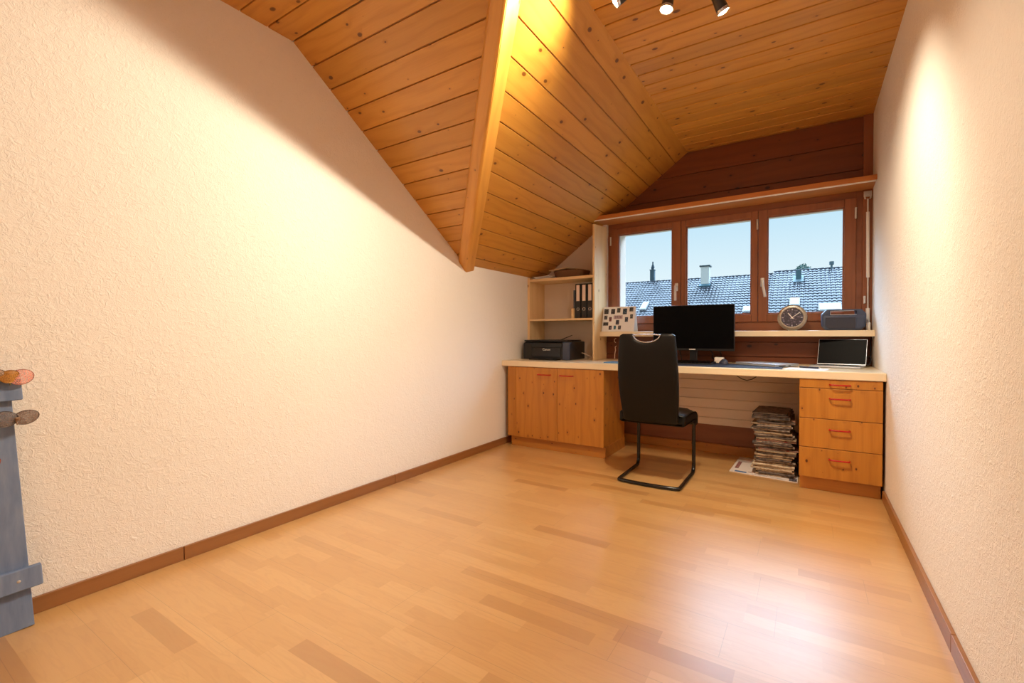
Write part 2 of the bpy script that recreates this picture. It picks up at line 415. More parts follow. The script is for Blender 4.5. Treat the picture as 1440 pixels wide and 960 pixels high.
# valley beam where the main roof meets the dormer
A = Vector((XL, 2.873, ZK)); Bv = Vector((XC, 1.403, ZC)); d = (Bv-A).normalized()
n1 = Vector((0, SM, 1)).normalized(); n2 = Vector((-SD, 0, 1)).normalized(); bb = (n1+n2).normalized(); sd = d.cross(bb)
def sec(t, w, e): return A + d*t + sd*w - bb*e
def beam_section(t): return [sec(t, .050, -.022), sec(t, .046, .012), sec(t, -.004, .046), sec(t, -.018, .046), sec(t, -.086, -.006), sec(t, -.090, -.040), sec(t, 0, -.08)]
def to_wall(p):
    k = (XL-p.x)/d.x; return p + d*k
b = bmesh.new()
s0 = [b.verts.new(to_wall(p)) for p in beam_section(0)]
s1 = [b.verts.new(p) for p in beam_section((Bv-A).length+.06)]
N = len(s0)
for i in range(N): b.faces.new((s0[i], s0[(i+1) % N], s1[(i+1) % N], s1[i]))
b.faces.new(s0[::-1]); b.faces.new(s1)
bmesh.ops.recalc_face_normals(b, faces=b.faces)
bmesh.ops.bevel(b, geom=[e for e in b.edges if abs((e.verts[0].co-e.verts[1].co).normalized().dot(d)) > .9], offset=.003, segments=2, affect='EDGES')
# grain follows the beam: the mesh is laid along its own y axis
rotq = Vector((0, 1, 0)).rotation_difference(d)
mt = Matrix.Translation(A) @ rotq.to_matrix().to_4x4()
bmesh.ops.transform(b, matrix=mt.inverted(), verts=b.verts)
mbx = MB(); mbx.merge(b); beam = struct('trim_1', mbx, M['beam'], label='pine beam along the valley between the two sloped ceilings')
beam.location = A; beam.rotation_mode = 'QUATERNION'; beam.rotation_quaternion = rotq
struct('trim_2', MB().box(XC-.05, XC+.03, YB, 1.36, 2.45, ZC+.02, .004), M['beam'])

# window wall panelling above the window
boards('wall_window_panel', [(-1.6, YW, 2.035), (.335, YW, 2.035), (.335, YW, ZC+.03), (XC, YW, ZC+.03), (XC-.06, YW, ZC), (-1.6, YW, 2.1)], (1, 0, 0), (0, -1, 0), (-1.6, YW, 2.365), .192, M['brownboards'], back=.07)
struct('trim_3', MB().box(.335, XR, 4.17, 4.27, .96, ZC+.02, .003), M['brownz'], label='upright brown corner post right of the window')
# pelmet board over the window with its curtain rail
pel = struct('trim_4', MB().box(-1.69, XR, 3.93, 4.19, 2.018, 2.053, .003), M['pelmet'], label='pelmet board above the window')
rl = obj('curtain_rail', MB().box(-1.66, XR-.004, 3.936, 3.95, 2.010, 2.020, .002), M['white'], pel); rl['label'] = 'thin white rail under the pelmet edge'
# below the sill: brown boards, white slatted panel, dark plinth
boards('wall_parapet', [(-1.6, 4.15, .70), (XR, 4.15, .70), (XR, 4.15, .99), (-1.6, 4.15, .99)], (1, 0, 0), (0, -1, 0), (-1.6, 4.15, .80), .118, M['brownboards'], back=.05)
boards('wall_slat_panel', [(XL, 4.10, .232), (XR, 4.10, .232), (XR, 4.10, .705), (XL, 4.10, .705)], (1, 0, 0), (0, -1, 0), (XL, 4.10, .213), .0785, M['slats'], gap=.0030, depth=.012, back=.03)
struct('wall_plinth', MB().box(XL, XR, 4.128, 4.2, 0, .235), M['brownx'])
struct('trim_5', MB().box(XL, XR, 4.092, 4.128, 0, .072, .003), M['cabx'], label='pale wooden strip along the floor under the desk')

# skirting boards
struct('baseboard_left', MB().box(XL, XL+.014, YB, .9, 0, .058, .002).box(XL, XL+.014, .903, 2.12, 0, .058, .002).box(XL, XL+.014, 2.123, 4.09, 0, .058, .002), M['skirt'])
struct('baseboard_right', MB().box(XR-.014, XR, YB, 1.9, 0, .06, .002).box(XR-.014, XR, 1.903, 3.43, 0, .06, .002), M['skirt'])
struct('baseboard_back', MB().box(XL, -1.25, YB, YB+.014, 0, .058, .002).box(-.2, XR, YB, YB+.014, 0, .058, .002), M['brownx'])
# door in the back wall, behind the camera
dr = struct('door_1', MB().box(-1.13, -.32, YB, YB+.03, .01, 2.0, .003), M['shelfpine'])
obj('door_frame', MB().box(-1.22, -1.13, YB, YB+.045, 0, 2.09, .003).box(-.32, -.23, YB, YB+.045, 0, 2.09, .003).box(-1.13, -.32, YB, YB+.045, 2.0, 2.09, .003), M['brownz'], dr)
obj('door_handle', MB().cyl((-.40, YB+.03, 1.02), (-.40, YB+.08, 1.02), .01).cyl((-.40, YB+.075, 1.02), (-.52, YB+.075, 1.02), .009), M['steel'], dr, smooth=True)

# ------------------------------------------------------------------ the window
w = bpy.data.objects.new('window_1', None); COL.objects.link(w); w.location = (-.62, 4.2, 1.0); w['kind'] = 'structure'
w['label'] = 'three-casement brown wooden window above the desk'
O = w.location
obj('window_frame', MB(O).box(-1.6, -1.562, 4.195, 4.27, 1.008, 2.05, .003).box(.296, .338, 4.195, 4.27, 1.008, 2.05, .003)
    .box(-1.562, .296, 4.195, 4.27, 1.968, 2.05, .003).box(-1.562, .296, 4.195, 4.27, 1.0, 1.082, .003), M['brownx'], w)
for i, (x0, x1, g0, g1) in enumerate(((-1.564, -.931, -1.499, -1.003), (-.928, -.336, -.887, -.381), (-.333, .298, -.270, .227))):
    z0, z1, h0, h1 = 1.08, 1.972, 1.143, 1.916
    y0, y1 = 4.178, 4.248
    m = MB(O)
    m.box(x0, g0, y0, y1, z0, z1, .004).box(g1, x1, y0, y1, z0, z1, .004).box(g0, g1, y0, y1, h1, z1, .004).box(g0, g1, y0, y1, z0, h0, .004)
    sash = obj('sash', m, M['brownz'], w)
    k = MB(O)                                              # bead round the pane
    bw = .009
    k.box(g0, g0+bw, 4.19, 4.21, h0, h1).box(g1-bw, g1, 4.19, 4.21, h0, h1).box(g0+bw, g1-bw, 4.19, 4.21, h1-bw, h1).box(g0+bw, g1-bw, 4.19, 4.21, h0, h0+bw)
    obj('glazing_bead', k, M['brownz'], sash)
    obj('pane', MB(O).box(g0+.001, g1-.001, 4.212, 4.217, h0+.001, h1-.001), M['pane'], sash)
    if i != 1:
        hx = -.966 if i == 0 else -.302
        sl = 0. if i == 0 else .022
        hm = MB(O).box(hx-.014, hx+.014, 4.170, 4.178, 1.36, 1.43, .004).cyl((hx, 4.172, 1.40), (hx, 4.135, 1.40), .010)
        hm.tube([(hx, 4.135, 1.403), (hx+sl*.15, 4.130, 1.385), (hx+sl*.6, 4.130, 1.33), (hx+sl, 4.132, 1.275)], .008, flat=(.010, .006))
        h = obj('handle', hm, M['steel'], sash, smooth=True); h['label'] = 'steel window handle'
    hm = MB(O).cyl(((x0 if i == 0 else x1 if i == 2 else x1)-.004, 4.172, 1.82), ((x0 if i == 0 else x1)-.004, 4.172, 1.90), .007)
    obj('hinge', hm, M['steel'], sash, smooth=True)
sill = struct('trim_6', MB().box(-1.597, XR, 3.975, 4.2, .963, 1.007, .004), M['worktop'], label='pale window shelf board above the desk')

# crank rod for the awning, hanging on the corner post
t = thing('crank_rod', 'thin white and steel awning crank rod hanging on the post right of the window', 'crank', (.360, 4.145, 1.05))
O = t.location
obj('bracket', MB(O).box(.338, .384, 4.158, 4.17, 1.965, 2.005, .002).tube([(.360+.017*math.cos(a), 4.148, 1.958+.017*math.sin(a)) for a in [i*PI/8 for i in range(-2, 11)]], .005), M['steel'], t, smooth=True)
obj('rod', MB(O).cyl((.360, 4.145, 1.945), (.366, 4.145, 1.06), .0055), M['steel'], t, smooth=True)
obj('grip', MB(O).cyl((.3605, 4.145, 1.852), (.364, 4.145, 1.385), .010, bev=.002), M['white'], t, smooth=True)
obj('grip', MB(O).cyl((.3650, 4.145, 1.165), (.366, 4.145, 1.058), .012, bev=.002), M['white'], t, smooth=True)
tag(obj('cord_clip', MB((.350, 4.16, 1.225)).box(.341, .353, 4.152, 4.17, 1.20, 1.255, .003).cyl((.347, 4.15, 1.235), (.347, 4.142, 1.235), .004), M['white']), 'small white plastic clip on the post beside the crank rod', 'clip')

# ------------------------------------------------------------------ built-in desk
tag(obj('worktop', MB((-.95, 3.77, .703)).box(XL+.001, XR-.001, 3.40, 4.148, .703, .752, .005), M['worktop']), 'long pale worktop running from wall to wall under the window', 'desk')

def d_handle(O, xc, z, y, half=.05, r=.005):
    m = MB(O); k = .004
    pts = [(xc-half, y+.002, z), (xc-half, y-.018, z), (xc-half+.006, y-.026, z), (xc-half+.014, y-.028, z), (xc+half-.014, y-.028, z), (xc+half-.006, y-.026, z), (xc+half, y-.018, z), (xc+half, y+.002, z)]
    return m.tube(pts, r, 10)
t = thing('drawer_cabinet', 'narrow pine drawer unit with red handles under the right end of the worktop', 'cabinet', (.174, 3.76, 0))
O = t.location
obj('carcass', MB(O).box(-.038, .376, 3.43, 4.09, .088, .702, .002), M['cab'], t)
obj('plinth', MB(O).box(-.034, .374, 3.462, 4.06, 0, .089, .002), M['cabx'], t)
for z0, z1, hz in ((.648, .700, .671), (.459, .645, .586), (.277, .456, .396), (.089, .274, .214)):
    f = obj('drawer', MB(O).box(-.0375, .3755, 3.410, 3.4295, z0, z1, .0025), M['cab'], t)
    h = obj('handle', d_handle(O, .170, hz, 3.410), M['red'], f, smooth=True); h['label'] = 'red bow handle'
t = thing('base_cabinet', 'two-door pine cabinet with red handles under the printer end of the worktop', 'cabinet', (-1.785, 3.66, 0))
O = t.location
obj('carcass', MB(O).box(-2.235, -1.338, 3.43, 3.90, .088, .702, .002), M['cab'], t)
obj('plinth', MB(O).box(-2.215, -1.334, 3.440, 3.90, 0, .089, .002), M['cabx'], t)
obj('filler_strip', MB(O).box(-2.235, -2.152, 3.412, 3.4295, .089, .700, .002), M['cab'], t)
for x0, x1, hx in ((-2.149, -1.747, -1.865), (-1.744, -1.338, -1.657)):
    f = obj('door', MB(O).box(x0, x1, 3.410, 3.4295, .089, .700, .0025), M['cab'], t)
    h = obj('handle', d_handle(O, hx, .642, 3.410, .058), M['red'], f, smooth=True); h['label'] = 'red bow handle'

t = thing('wall_shelf', 'open pine shelf unit standing on the worktop in the left alcove', 'shelf', (-1.94, 4.0, .752))
O = t.location
obj('side_panel', MB(O).box(-2.291, -2.266, 3.85, 4.149, .7525, 1.53, .002), M['shelfpine'], t)
obj('side_panel', MB(O).prism([(-1.615, 3.85, .7525), (-1.615, 4.149, .7525), (-1.615, 4.149, 1.99), (-1.615, 3.85, 1.965)], (.018, 0, 0), .002), M['shelfpine'], t)
obj('shelf_board', MB(O).box(-2.266, -1.615, 3.852, 4.149, 1.490, 1.515, .002), M['shelfpinex'], t)
obj('shelf_board', MB(O).box(-2.266, -1.615, 3.852, 4.149, 1.112, 1.130, .002), M['shelfpinex'], t)

# ------------------------------------------------------------------ chair
t = thing('cantilever_chair', 'black leather cantilever chair with chrome grip turned toward the desk', 'chair', (-.862, 3.2, 0))
hw = .196
pth = []
def arc(c, a0, a1, r, ax, n=6):
    out = []
    for i in range(n+1):
        a = a0+(a1-a0)*i/n; out.append(Vector(c)+Vector(ax[0])*math.cos(a)*r+Vector(ax[1])*math.sin(a)*r)
    return out
def sidepath(s):
    x = s*hw; p = []
    p += [Vector((x, -.16, .405)), Vector((x, .10, .400))]
    p += arc((x, .16, .355), PI/2, 0, .045, ((0, 1, 0), (0, 0, 1)))
    p += arc((x, .155, .062), 0, -PI/2, .05, ((0, 1, 0), (0, 0, 1)))
    return p
L = sidepath(-1); Rr = sidepath(1)
back = [Vector((-hw, -.215, .012)), Vector((-hw+.004, -.232, .012)), Vector((-hw+.02, -.240, .012)), Vector((-.1, -.250, .012)), Vector((0, -.254, .012)), Vector((.1, -.250, .012)), Vector((hw-.02, -.240, .012)), Vector((hw-.004, -.232, .012)), Vector((hw, -.215, .012))]
obj('frame', MB().tube(L+back+Rr[::-1], .0125, 14), M['tube'], t, smooth=True)
# seat cushion
def seatP(i, j):
    u = -1+2*i/20; v = j/20.
    a = 2*PI*j/20
    return (0, 0, 0)
sm = MB(); b = bmesh.new()
bmesh.ops.create_cube(b, size=1.); bmesh.ops.transform(b, matrix=Matrix.Translation((0, .045, .425)) @ Matrix.Diagonal((.432, .43, .078, 1)), verts=b.verts)
bmesh.ops.subdivide_edges(b, edges=b.edges[:], cuts=7, use_grid_fill=True)
for v_ in b.verts:
    x, y = v_.co.x, v_.co.y
    if y > .10: v_.co.z -= (y-.10)**2*1.9
    if v_.co.z > .42: v_.co.z += .010*(1-(x/.216)**4)
bmesh.ops.bevel(b, geom=[e for e in b.edges if len(e.link_faces) == 2 and e.calc_face_angle() > .8], offset=.02, segments=4, profile=.5, affect='EDGES')
sm.merge(b); obj('seat', sm, M['leather'], t, smooth=True)
# backrest: a padded slab with a half-moon grip hole at the top
lean = .155
def width(z): 
    k = (z-.40)/.59
    return .176 + .018*math.sin(PI*min(1, max(0, k*.95))) + (-.004)*k
def notch(x):
    return .056*math.sqrt(max(0., 1-(x/.090)**2)) if abs(x) < .090 else 0.
xs = [-1, -.985, -.95, -.88, -.78, -.66, -.58, -.515, -.510, -.47, -.42, -.34, -.24, -.12, 0]
xs = xs + [-q for q in xs[-2::-1]]
zs = [0, .006, .02, .05] + [.05+.9*i/16 for i in range(1, 17)] + [.975, .99, 1.]
b = bmesh.new(); F_, B_ = [], []
for sx in xs:
    f_, g_ = [], []
    for k in zs:
        wz = width(.40+.585*k); x = sx*wz
        top = .985 - notch(sx*.176) - .012*max(0, abs(sx)-.9)/.1*1.0
        bot = .402 + .010*max(0, abs(sx)-.9)/.1
        z = bot+(top-bot)*k
        y0 = -.170 - lean*(z-.40) - .028*math.sin(PI*(z-.40)/.585)
        e = max(0., 1-(abs(sx))**10)*max(0., 1-abs(2*k-1)**14)
        th = .010+.016*e**.5
        f_.append(b.verts.new((x, y0-th, z))); g_.append(b.verts.new((x, y0+th, z)))
    F_.append(f_); B_.append(g_)
nu, nv = len(xs), len(zs)
for i in range(nu-1):
    for j in range(nv-1):
        b.faces.new((F_[i][j], F_[i+1][j], F_[i+1][j+1], F_[i][j+1])); b.faces.new((B_[i][j], B_[i][j+1], B_[i+1][j+1], B_[i+1][j]))
lp = [(i, 0) for i in range(nu)]+[(nu-1, j) for j in range(1, nv)]+[(i, nv-1) for i in range(nu-2, -1, -1)]+[(0, j) for j in range(nv-2, 0, -1)]
for (i, j), (k, l) in zip(lp, lp[1:]+lp[:1]): b.faces.new((F_[i][j], F_[k][l], B_[k][l], B_[i][j]))
bmesh.ops.recalc_face_normals(b, faces=b.faces)
bk = MB(); bk.merge(b); br = obj('backrest', bk, M['leather'], t, smooth=True)
yb = lambda z: -.170-lean*(z-.40)-.028*math.sin(PI*(z-.40)/.585)
g = MB().tube([(-.092, yb(.978), .976), (-.05, yb(.978)-.002, .979), (.05, yb(.978)-.002, .979), (.092, yb(.978), .976)], .006, 12, flat=(.007, .004))
g.tube([(x, yb(.985-notch(x))-.012, .986-notch(x)) for x in [-.0885+.177*i/18 for i in range(19)]], .0035, 8)
h = obj('grip', g, M['chrome'], br, smooth=True); h['label'] = 'chrome grip in the half-moon hole'

# ------------------------------------------------------------------ on the worktop
ZT = .752
# printer
t = thing('printer', 'black inkjet printer on the left end of the worktop', 'printer', (-1.998, 3.82, ZT))
O = t.location; z = ZT
m = MB(O).prism([(-2.238, 3.675, z+.004), (-2.238, 4.0, z+.004), (-2.238, 4.0, z+.165), (-2.238, 3.72, z+.165), (-2.238, 3.68, z+.150)], (.483, 0, 0), .008, 3)
obj('body', m, M['black'], t, smooth=True)
obj('scanner_lid', MB(O).box(-2.24, -1.79, 3.70, 4.0, z+.165, z+.180, .005), M['black'], t, smooth=True)
obj('control_panel', MB(O).box(-2.14, -1.83, 3.668, 3.677, z+.112, z+.150, .002), M['blackgloss'], t)
obj('side_grip', MB(O).box(-1.822, -1.755, 3.667, 3.68, z+.004, z+.162, .003), M['radio'], t)
obj('output_slot', MB(O).box(-2.135, -1.845, 3.670, 3.677, z+.03, z+.108, .001), M['blackgloss'], t)
obj('output_tray', MB(O).box(-2.13, -1.85, 3.60, 3.69, z, z+.010, .003).box(-2.10, -2.03, 3.598, 3.603, z+.004, z+.016).box(-1.95, -1.88, 3.598, 3.603, z+.004, z+.016), M['blackgloss'], t)
obj('paper_support', MB(O).prism([(-2.01, 3.985, z+.178), (-1.985, 3.985, z+.178), (-1.885, 4.01, z+.222), (-1.895, 4.01, z+.224)], (0, .006, 0)), M['black'], t)
lg = text_mesh('Canon', .030); o = obj('logo', lg, M['white'], t, loc=(-1.985-O[0], 3.6685-O[1], z+.093-O[2]), rot=(PI/2, 0, 0)); o['label'] = 'small white Canon lettering'
# cable lying right of the printer
tag(obj('power_cable', MB((-1.70, 3.95, ZT)).tube([(-1.757, 3.93, z+.06), (-1.73, 3.94, z+.052), (-1.70, 3.95, z+.036), (-1.685, 3.96, z+.03), (-1.66, 3.955, z+.022), (-1.64, 3.96, z+.006), (-1.622, 3.98, z+.004)], .0035).tube([(-1.70, 3.95, z+.004), (-1.68, 3.94, z+.012), (-1.65, 3.96, z+.02), (-1.625, 3.95, z+.012)], .003), M['cord'], smooth=True), 'pale power cable bunched beside the printer', 'cable')
# monitor
t = thing('monitor', 'large black flat-screen monitor on the worktop behind the chair', 'monitor', (-.775, 3.93, ZT))
O = t.location
obj('housing', MB(O).box(-1.088, -.468, 3.893, 3.915, .850, 1.216, .003).box(-1.0, -.56, 3.914, 3.935, .90, 1.16, .012), M['black'], t)
obj('screen', MB(O).box(-1.083, -.473, 3.8905, 3.8935, .868, 1.211, .0005), M['screen'], t)
obj('stand', MB(O).box(-.80, -.742, 3.915, 3.94, z+.012, .93, .004), M['black'], t)
obj('base', MB(O).box(-.90, -.645, 3.85, 4.03, z, z+.012, .004), M['black'], t)
o = obj('logo', MB(O).box(-.80, -.752, 3.8888, 3.8932, .856, .864), M['white'], t); o['label'] = 'small pale maker mark under the screen'
for k, (x0, dx) in enumerate(((-.90, .0), (-.69, .05), (-.60, .018))):
    tag(obj('monitor_cable', MB((x0, 4.0, z)).tube([(x0, 3.945, .93), (x0+dx*.2, 3.99, .88), (x0+dx, 4.03, .82), (x0+dx*.7, 4.06, .79), (x0+dx*1.6, 4.09, z+.005)], .0035), M['black'], smooth=True),
        ('black cable hanging left of the monitor stand', 'black cable curving away right of the monitor stand', 'outer black cable hanging far right of the monitor stand')[k], 'cable')
# desk pad, keyboard, mouse
tag(obj('desk_pad', MB((-.55, 3.66, z)).box(-.99, -.135, 3.455, 3.86, z, z+.004, .0015), M['mat']), 'dark blue desk pad on the worktop in front of the monitor', 'desk pad')
t = thing('keyboard', 'black keyboard on the desk pad half hidden by the chair', 'keyboard', (-.80, 3.70, z+.004), rad(-1))
m = MB().prism([(-.22, -.07, 0), (-.22, .07, 0), (-.22, .07, .018), (-.22, -.07, .008)], (.44, 0, 0), .003); obj('case', m, M['black'], t)
m = MB()
for r_ in range(5):
    nk = 15
    for c_ in range(nk):
        x = -.21+.42*(c_+.5)/nk; y = -.055+.026*r_
        m.box(x-.0125, x+.0125, y-.0105, y+.0105, .008+.0018*r_+.002, .014+.0018*r_+.002, .0015, 1)
ks = obj('keys', m, M['blackgloss'], t); ks['kind'] = 'stuff'
t = thing('computer_mouse', 'small grey computer mouse on the desk pad right of the monitor stand', 'mouse', (-.53, 3.80, z+.004), rad(25))
b = bmesh.new(); bmesh.ops.create_uvsphere(b, u_segments=24, v_segments=16, radius=1.)
for v_ in b.verts:
    v_.co = Vector((v_.co.x*.031, v_.co.y*.052*(1+.1*v_.co.y), max(0, v_.co.z)*.036*(1-.25*v_.co.y)))
m = MB(); m.merge(b); obj('shell', m, M['radio'], t, smooth=True)
obj('wheel', MB().cyl((-.004, .032, .026), (.004, .032, .026), .008), M['black'], t, smooth=True)
tag(obj('charger', MB((-.575, 3.93, z+.004)).box(-.615, -.545, 3.91, 3.96, z+.0045, z+.048, .008).cyl((-.60, 3.912, z+.026), (-.60, 3.90, z+.026), .006), M['white'], smooth=True), 'white plug-in charger block lying beside the mouse', 'charger')
# closed laptop, paper and pen to its right
t = thing('closed_laptop', 'closed silver laptop lying on the desk pad right of the mouse', 'laptop', (-.245, 3.765, z+.004), rad(-36))
obj('base', MB().box(-.165, .165, -.115, .115, .001, .012, .004), M['silver'], t, smooth=True)
obj('lid', MB().box(-.165, .165, -.115, .115, .0125, .020, .003), M['silver'], t, smooth=True)
for a_, b_ in ((-.08, -.02), (.01, .03)): obj('port', MB().box(.1645, .1665, a_, b_, .004, .010), M['black'], t)
for a_ in (-.14, .14): obj('foot', MB().cyl((a_, -.09, 0), (a_, -.09, .002), .008), M['black'], t)
tag(obj('paper_sheet', MB((.0, 3.55, z)).prism([(-.13, 3.47, z+.0002), (.10, 3.45, z+.0002), (.13, 3.66, z+.0002), (-.10, 3.68, z+.0002)], (0, 0, .0012)), M['paper']), 'white sheet of paper on the worktop left of the open laptop', 'paper')
t = thing('pen', 'dark blue pen lying on the white paper beside the open laptop', 'pen', (.02, 3.62, z+.0015), rad(-32))
obj('barrel', MB().cyl((-.07, 0, .006), (.055, 0, .006), .0055, bev=.001), M['mat'], t, smooth=True)
obj('tip', MB().cyl((.055, 0, .006), (.07, 0, .006), .0045, .001), M['steel'], t, smooth=True)
obj('clip', MB().box(-.068, -.03, -.0015, .0015, .0115, .0135), M['steel'], t)
# open laptop
t = thing('open_laptop', 'open laptop with black screen at the right end of the worktop', 'laptop', (.200, 3.955, z), rad(-13))
hwl = .142
obj('base', MB().box(-hwl, hwl, -.205, 0., .002, .013, .003), M['silver'], t, smooth=True)
m = MB()
for r_ in range(5):
    for c_ in range(13):
        x = -.12+.24*(c_+.5)/13; y = -.095+.017*r_
        m.box(x-.0078, x+.0078, y-.0068, y+.0068, .0125, .0142)
k_ = obj('keys', m, M['black'], t); k_['kind'] = 'stuff'
obj('touchpad', MB().box(-.045, .045, -.185, -.125, .0125, .0136), M['steel'], t)
tilt = Matrix.Translation((0, .002, .012)) @ Matrix.Rotation(rad(-19), 4, 'X')
lid = obj('lid', MB().box(-hwl, hwl, 0, .006, .002, .190, .002, mat=tilt), M['silver'], t)
obj('screen', MB().box(-hwl+.003, hwl-.003, -.0012, .0006, .008, .187, mat=tilt), M['screen'], lid)
tag(obj('charging_cable', MB((.365, 3.98, z)).tube([(.345, 3.95, z+.012), (.362, 3.965, z+.02), (.372, 3.98, z+.05), (.368, 4.0, z+.075), (.352, 4.01, z+.07), (.345, 4.02, z+.04), (.358, 4.03, z+.012), (.375, 4.04, z+.03), (.376, 4.05, z+.09), (.374, 4.07, z+.16), (.376, 4.08, z+.20)], .0035), M['black'], smooth=True), 'black charging cable looping against the right wall behind the laptop', 'cable')
# blue folder at the left of the pad, cord hanging behind it
tag(obj('blue_folder', MB((-1.25, 3.56, z)).prism([(-1.375, 3.50, z+.0003), (-1.10, 3.49, z+.0003), (-1.11, 3.66, z+.0003), (-1.36, 3.67, z+.0003)], (0, 0, .007), .002), plain('folder_blue', (96, 146, 188), .4)), 'flat blue folder on the worktop left of the chair back', 'folder')
tag(obj('hanging_cord', MB((-1.505, 4.13, .75)).tube([(-1.500, 4.135, .945), (-1.512, 4.125, .935), (-1.512, 4.125, .915), (-1.500, 4.13, .905)], .004).tube([(-1.496, 4.135, .875), (-1.506, 4.13, .865), (-1.503, 4.13, .835), (-1.510, 4.128, .80), (-1.510, 4.125, .757)], .004), M['cord'], smooth=True), 'pale cord hanging on the brown panel left of the chair back', 'cable')
tag(obj('under_desk_cable', MB((-.33, 3.52, .69)).tube([(-.42, 3.52, .704), (-.40, 3.52, .688), (-.375, 3.52, .672), (-.345, 3.52, .664), (-.315, 3.52, .672), (-.29, 3.52, .69), (-.28, 3.52, .704)], .0028), M['black'], smooth=True), 'black cable sagging in a loop below the worktop', 'cable')

# ------------------------------------------------------------------ on the window shelf
ZS = 1.007
# folded photo calendar
t = thing('photo_calendar', 'white tent-fold photo calendar at the left end of the window shelf', 'calendar', (-1.44, 4.06, ZS))
O = t.location
W2, HC = .150, .226; a = rad(14)
Fm = Matrix.Translation((0, -.058, .0008)) @ Matrix.Rotation(-a, 4, 'X')
Bm = Matrix.Translation((0, .058, .0008)) @ Matrix.Rotation(a, 4, 'X')
hh = .232
obj('front_card', MB().box(-W2, W2, -.0008, .0008, 0, hh, mat=Fm), M['paper'], t)
obj('back_card', MB().box(-W2, W2, -.0008, .0008, 0, hh, mat=Bm), M['paper'], t)
PH = [(106, 384, 183, 476), (228, 386, 298, 478), (333, 376, 390, 455), (436, 386, 507, 487), (548, 370, 612, 440), (113, 504, 170, 575), (204, 532, 250, 610), (567, 492, 614, 565), (482, 540, 535, 622), (327, 588, 386, 668), (106, 626, 196, 684), (210, 686, 262, 758), (297, 686, 336, 752), (375, 686, 424, 754)]
tones = [(52, 50, 58), (44, 42, 56), (58, 62, 66), (44, 68, 92), (70, 76, 84), (74, 74, 84), (110, 66, 76), (60, 62, 62), (52, 70, 92), (54, 56, 76), (58, 58, 64), (70, 56, 70), (36, 92, 118), (70, 62, 66)]
pmats = {}
def photomat(c):
    t_ = NT('photo_print'); co = t_.new('TexCoord').outputs['Object']
    n_ = t_.noise(co, 130., 3., .6)
    t_.bsdf(t_.ramp(n_, [(.35, lin(tuple(int(x*.6) for x in c))), (.55, lin(c)), (.68, lin(tuple(min(255, x+90) for x in c)))]), .4); return t_.m
def cx(px): return -W2+.004+(px-95)/545.*.292
def cz(py): return hh-.006-(py-362)/420.*.222
for q, c in zip(PH, tones):
    x0, x1, z1_, z0_ = cx(q[0]), cx(q[2]), cz(q[1]), cz(q[3])
    o = obj('photo', MB().box(x0, x1, -.0018, -.0008, z0_, z1_, mat=Fm), photomat(c), t)
obj('title_banner', MB().box(cx(280), cx(440), -.0016, -.0008, cz(570), cz(505), mat=Fm), plain('pink_banner', (196, 176, 190), .6), t)
o = obj('lettering', text_mesh('2026', .034, .0003), M['black'], t)
o.matrix_local = Fm @ Matrix.Translation(((cx(280)+cx(440))/2, -.0021, (cz(570)+cz(505))/2)) @ Matrix.Rotation(PI/2, 4, 'X')
# round clock
t = thing('table_clock', 'round clock with wide silver rim and dark face on the window shelf', 'clock', (-.094, 4.085, ZS), rad(-3))
r0 = .0975
CM = Matrix.Translation((0, -.012, r0+.0005)) @ Matrix.Rotation(rad(-7), 4, 'X') @ Matrix.Rotation(PI/2, 4, 'X')
rim = plain('hammered_silver', (150, 142, 130), .3, .85, var=.3, scale=120)
obj('rim', MB().lathe([(.070, .006), (.073, .013), (.084, .014), (.0965, .009), (r0, .002), (.0965, -.006), (.07, -.012), (0, -.012)], CM, 64), rim, t, smooth=True)
face_ = NT('dark_dial'); co = face_.new('TexCoord').outputs['Object']
nn = face_.noise(co, 75., 3., .6)
face_.bsdf(face_.ramp(nn, [(.40, lin((34, 24, 40))), (.56, lin((58, 46, 66))), (.66, lin((120, 106, 124)))]), .3)
obj('dial', MB().lathe([(0, .007), (.0715, .007), (.0715, 0)], CM, 64), face_.m, t)
marks = plain('pale_marks', (190, 180, 190), .4)
for k in range(12):
    m = MB(); a = k*PI/6; r1 = .058 if k % 3 else .054
    b = bmesh.new(); bmesh.ops.create_cube(b, size=1.)
    bmesh.ops.transform(b, matrix=CM @ Matrix.Rotation(a, 4, 'Z') @ Matrix.Translation((0, .061, .0075)) @ Matrix.Diagonal((.003 if k % 3 else .006, .009 if k % 3 else .012, .001, 1)), verts=b.verts); m.merge(b)
    obj('hour_mark', m, marks, t)
def hand(ang, ln, wd):
    b = bmesh.new(); bmesh.ops.create_cube(b, size=1.)
    bmesh.ops.transform(b, matrix=CM @ Matrix.Rotation(-ang, 4, 'Z') @ Matrix.Translation((0, ln/2-.006, .0095)) @ Matrix.Diagonal((wd, ln+.012, .0012, 1)), verts=b.verts)
    mm = MB(); mm.merge(b); return mm
ho = obj('hour_hand', hand(rad(-38), .044, .0055), M['white'], t)
mo = obj('minute_hand', hand(rad(52), .066, .0042), M['white'], t)
obj('hub', MB().lathe([(0, .013), (.005, .012), (.0055, .008)], CM, 20), M['white'], t, smooth=True)
sw = MB()
for a0, a1, rr in ((rad(52), rad(12), .081), (rad(-4), rad(-48), .081)):
    sw.tube([CM @ Vector((-rr*math.sin(a0+(a1-a0)*i/14), rr*math.cos(a0+(a1-a0)*i/14)+.0012*math.sin(i*1.9), .0145)) for i in range(15)], .0016, 6)
obj('rim_scroll', sw, M['white'], t, smooth=True)
obj('foot', MB().box(-.03, .03, .02, .045, 0, .006, .002).cyl((0, .028, .004), (0, .012, .07), .004), M['steel'], t)
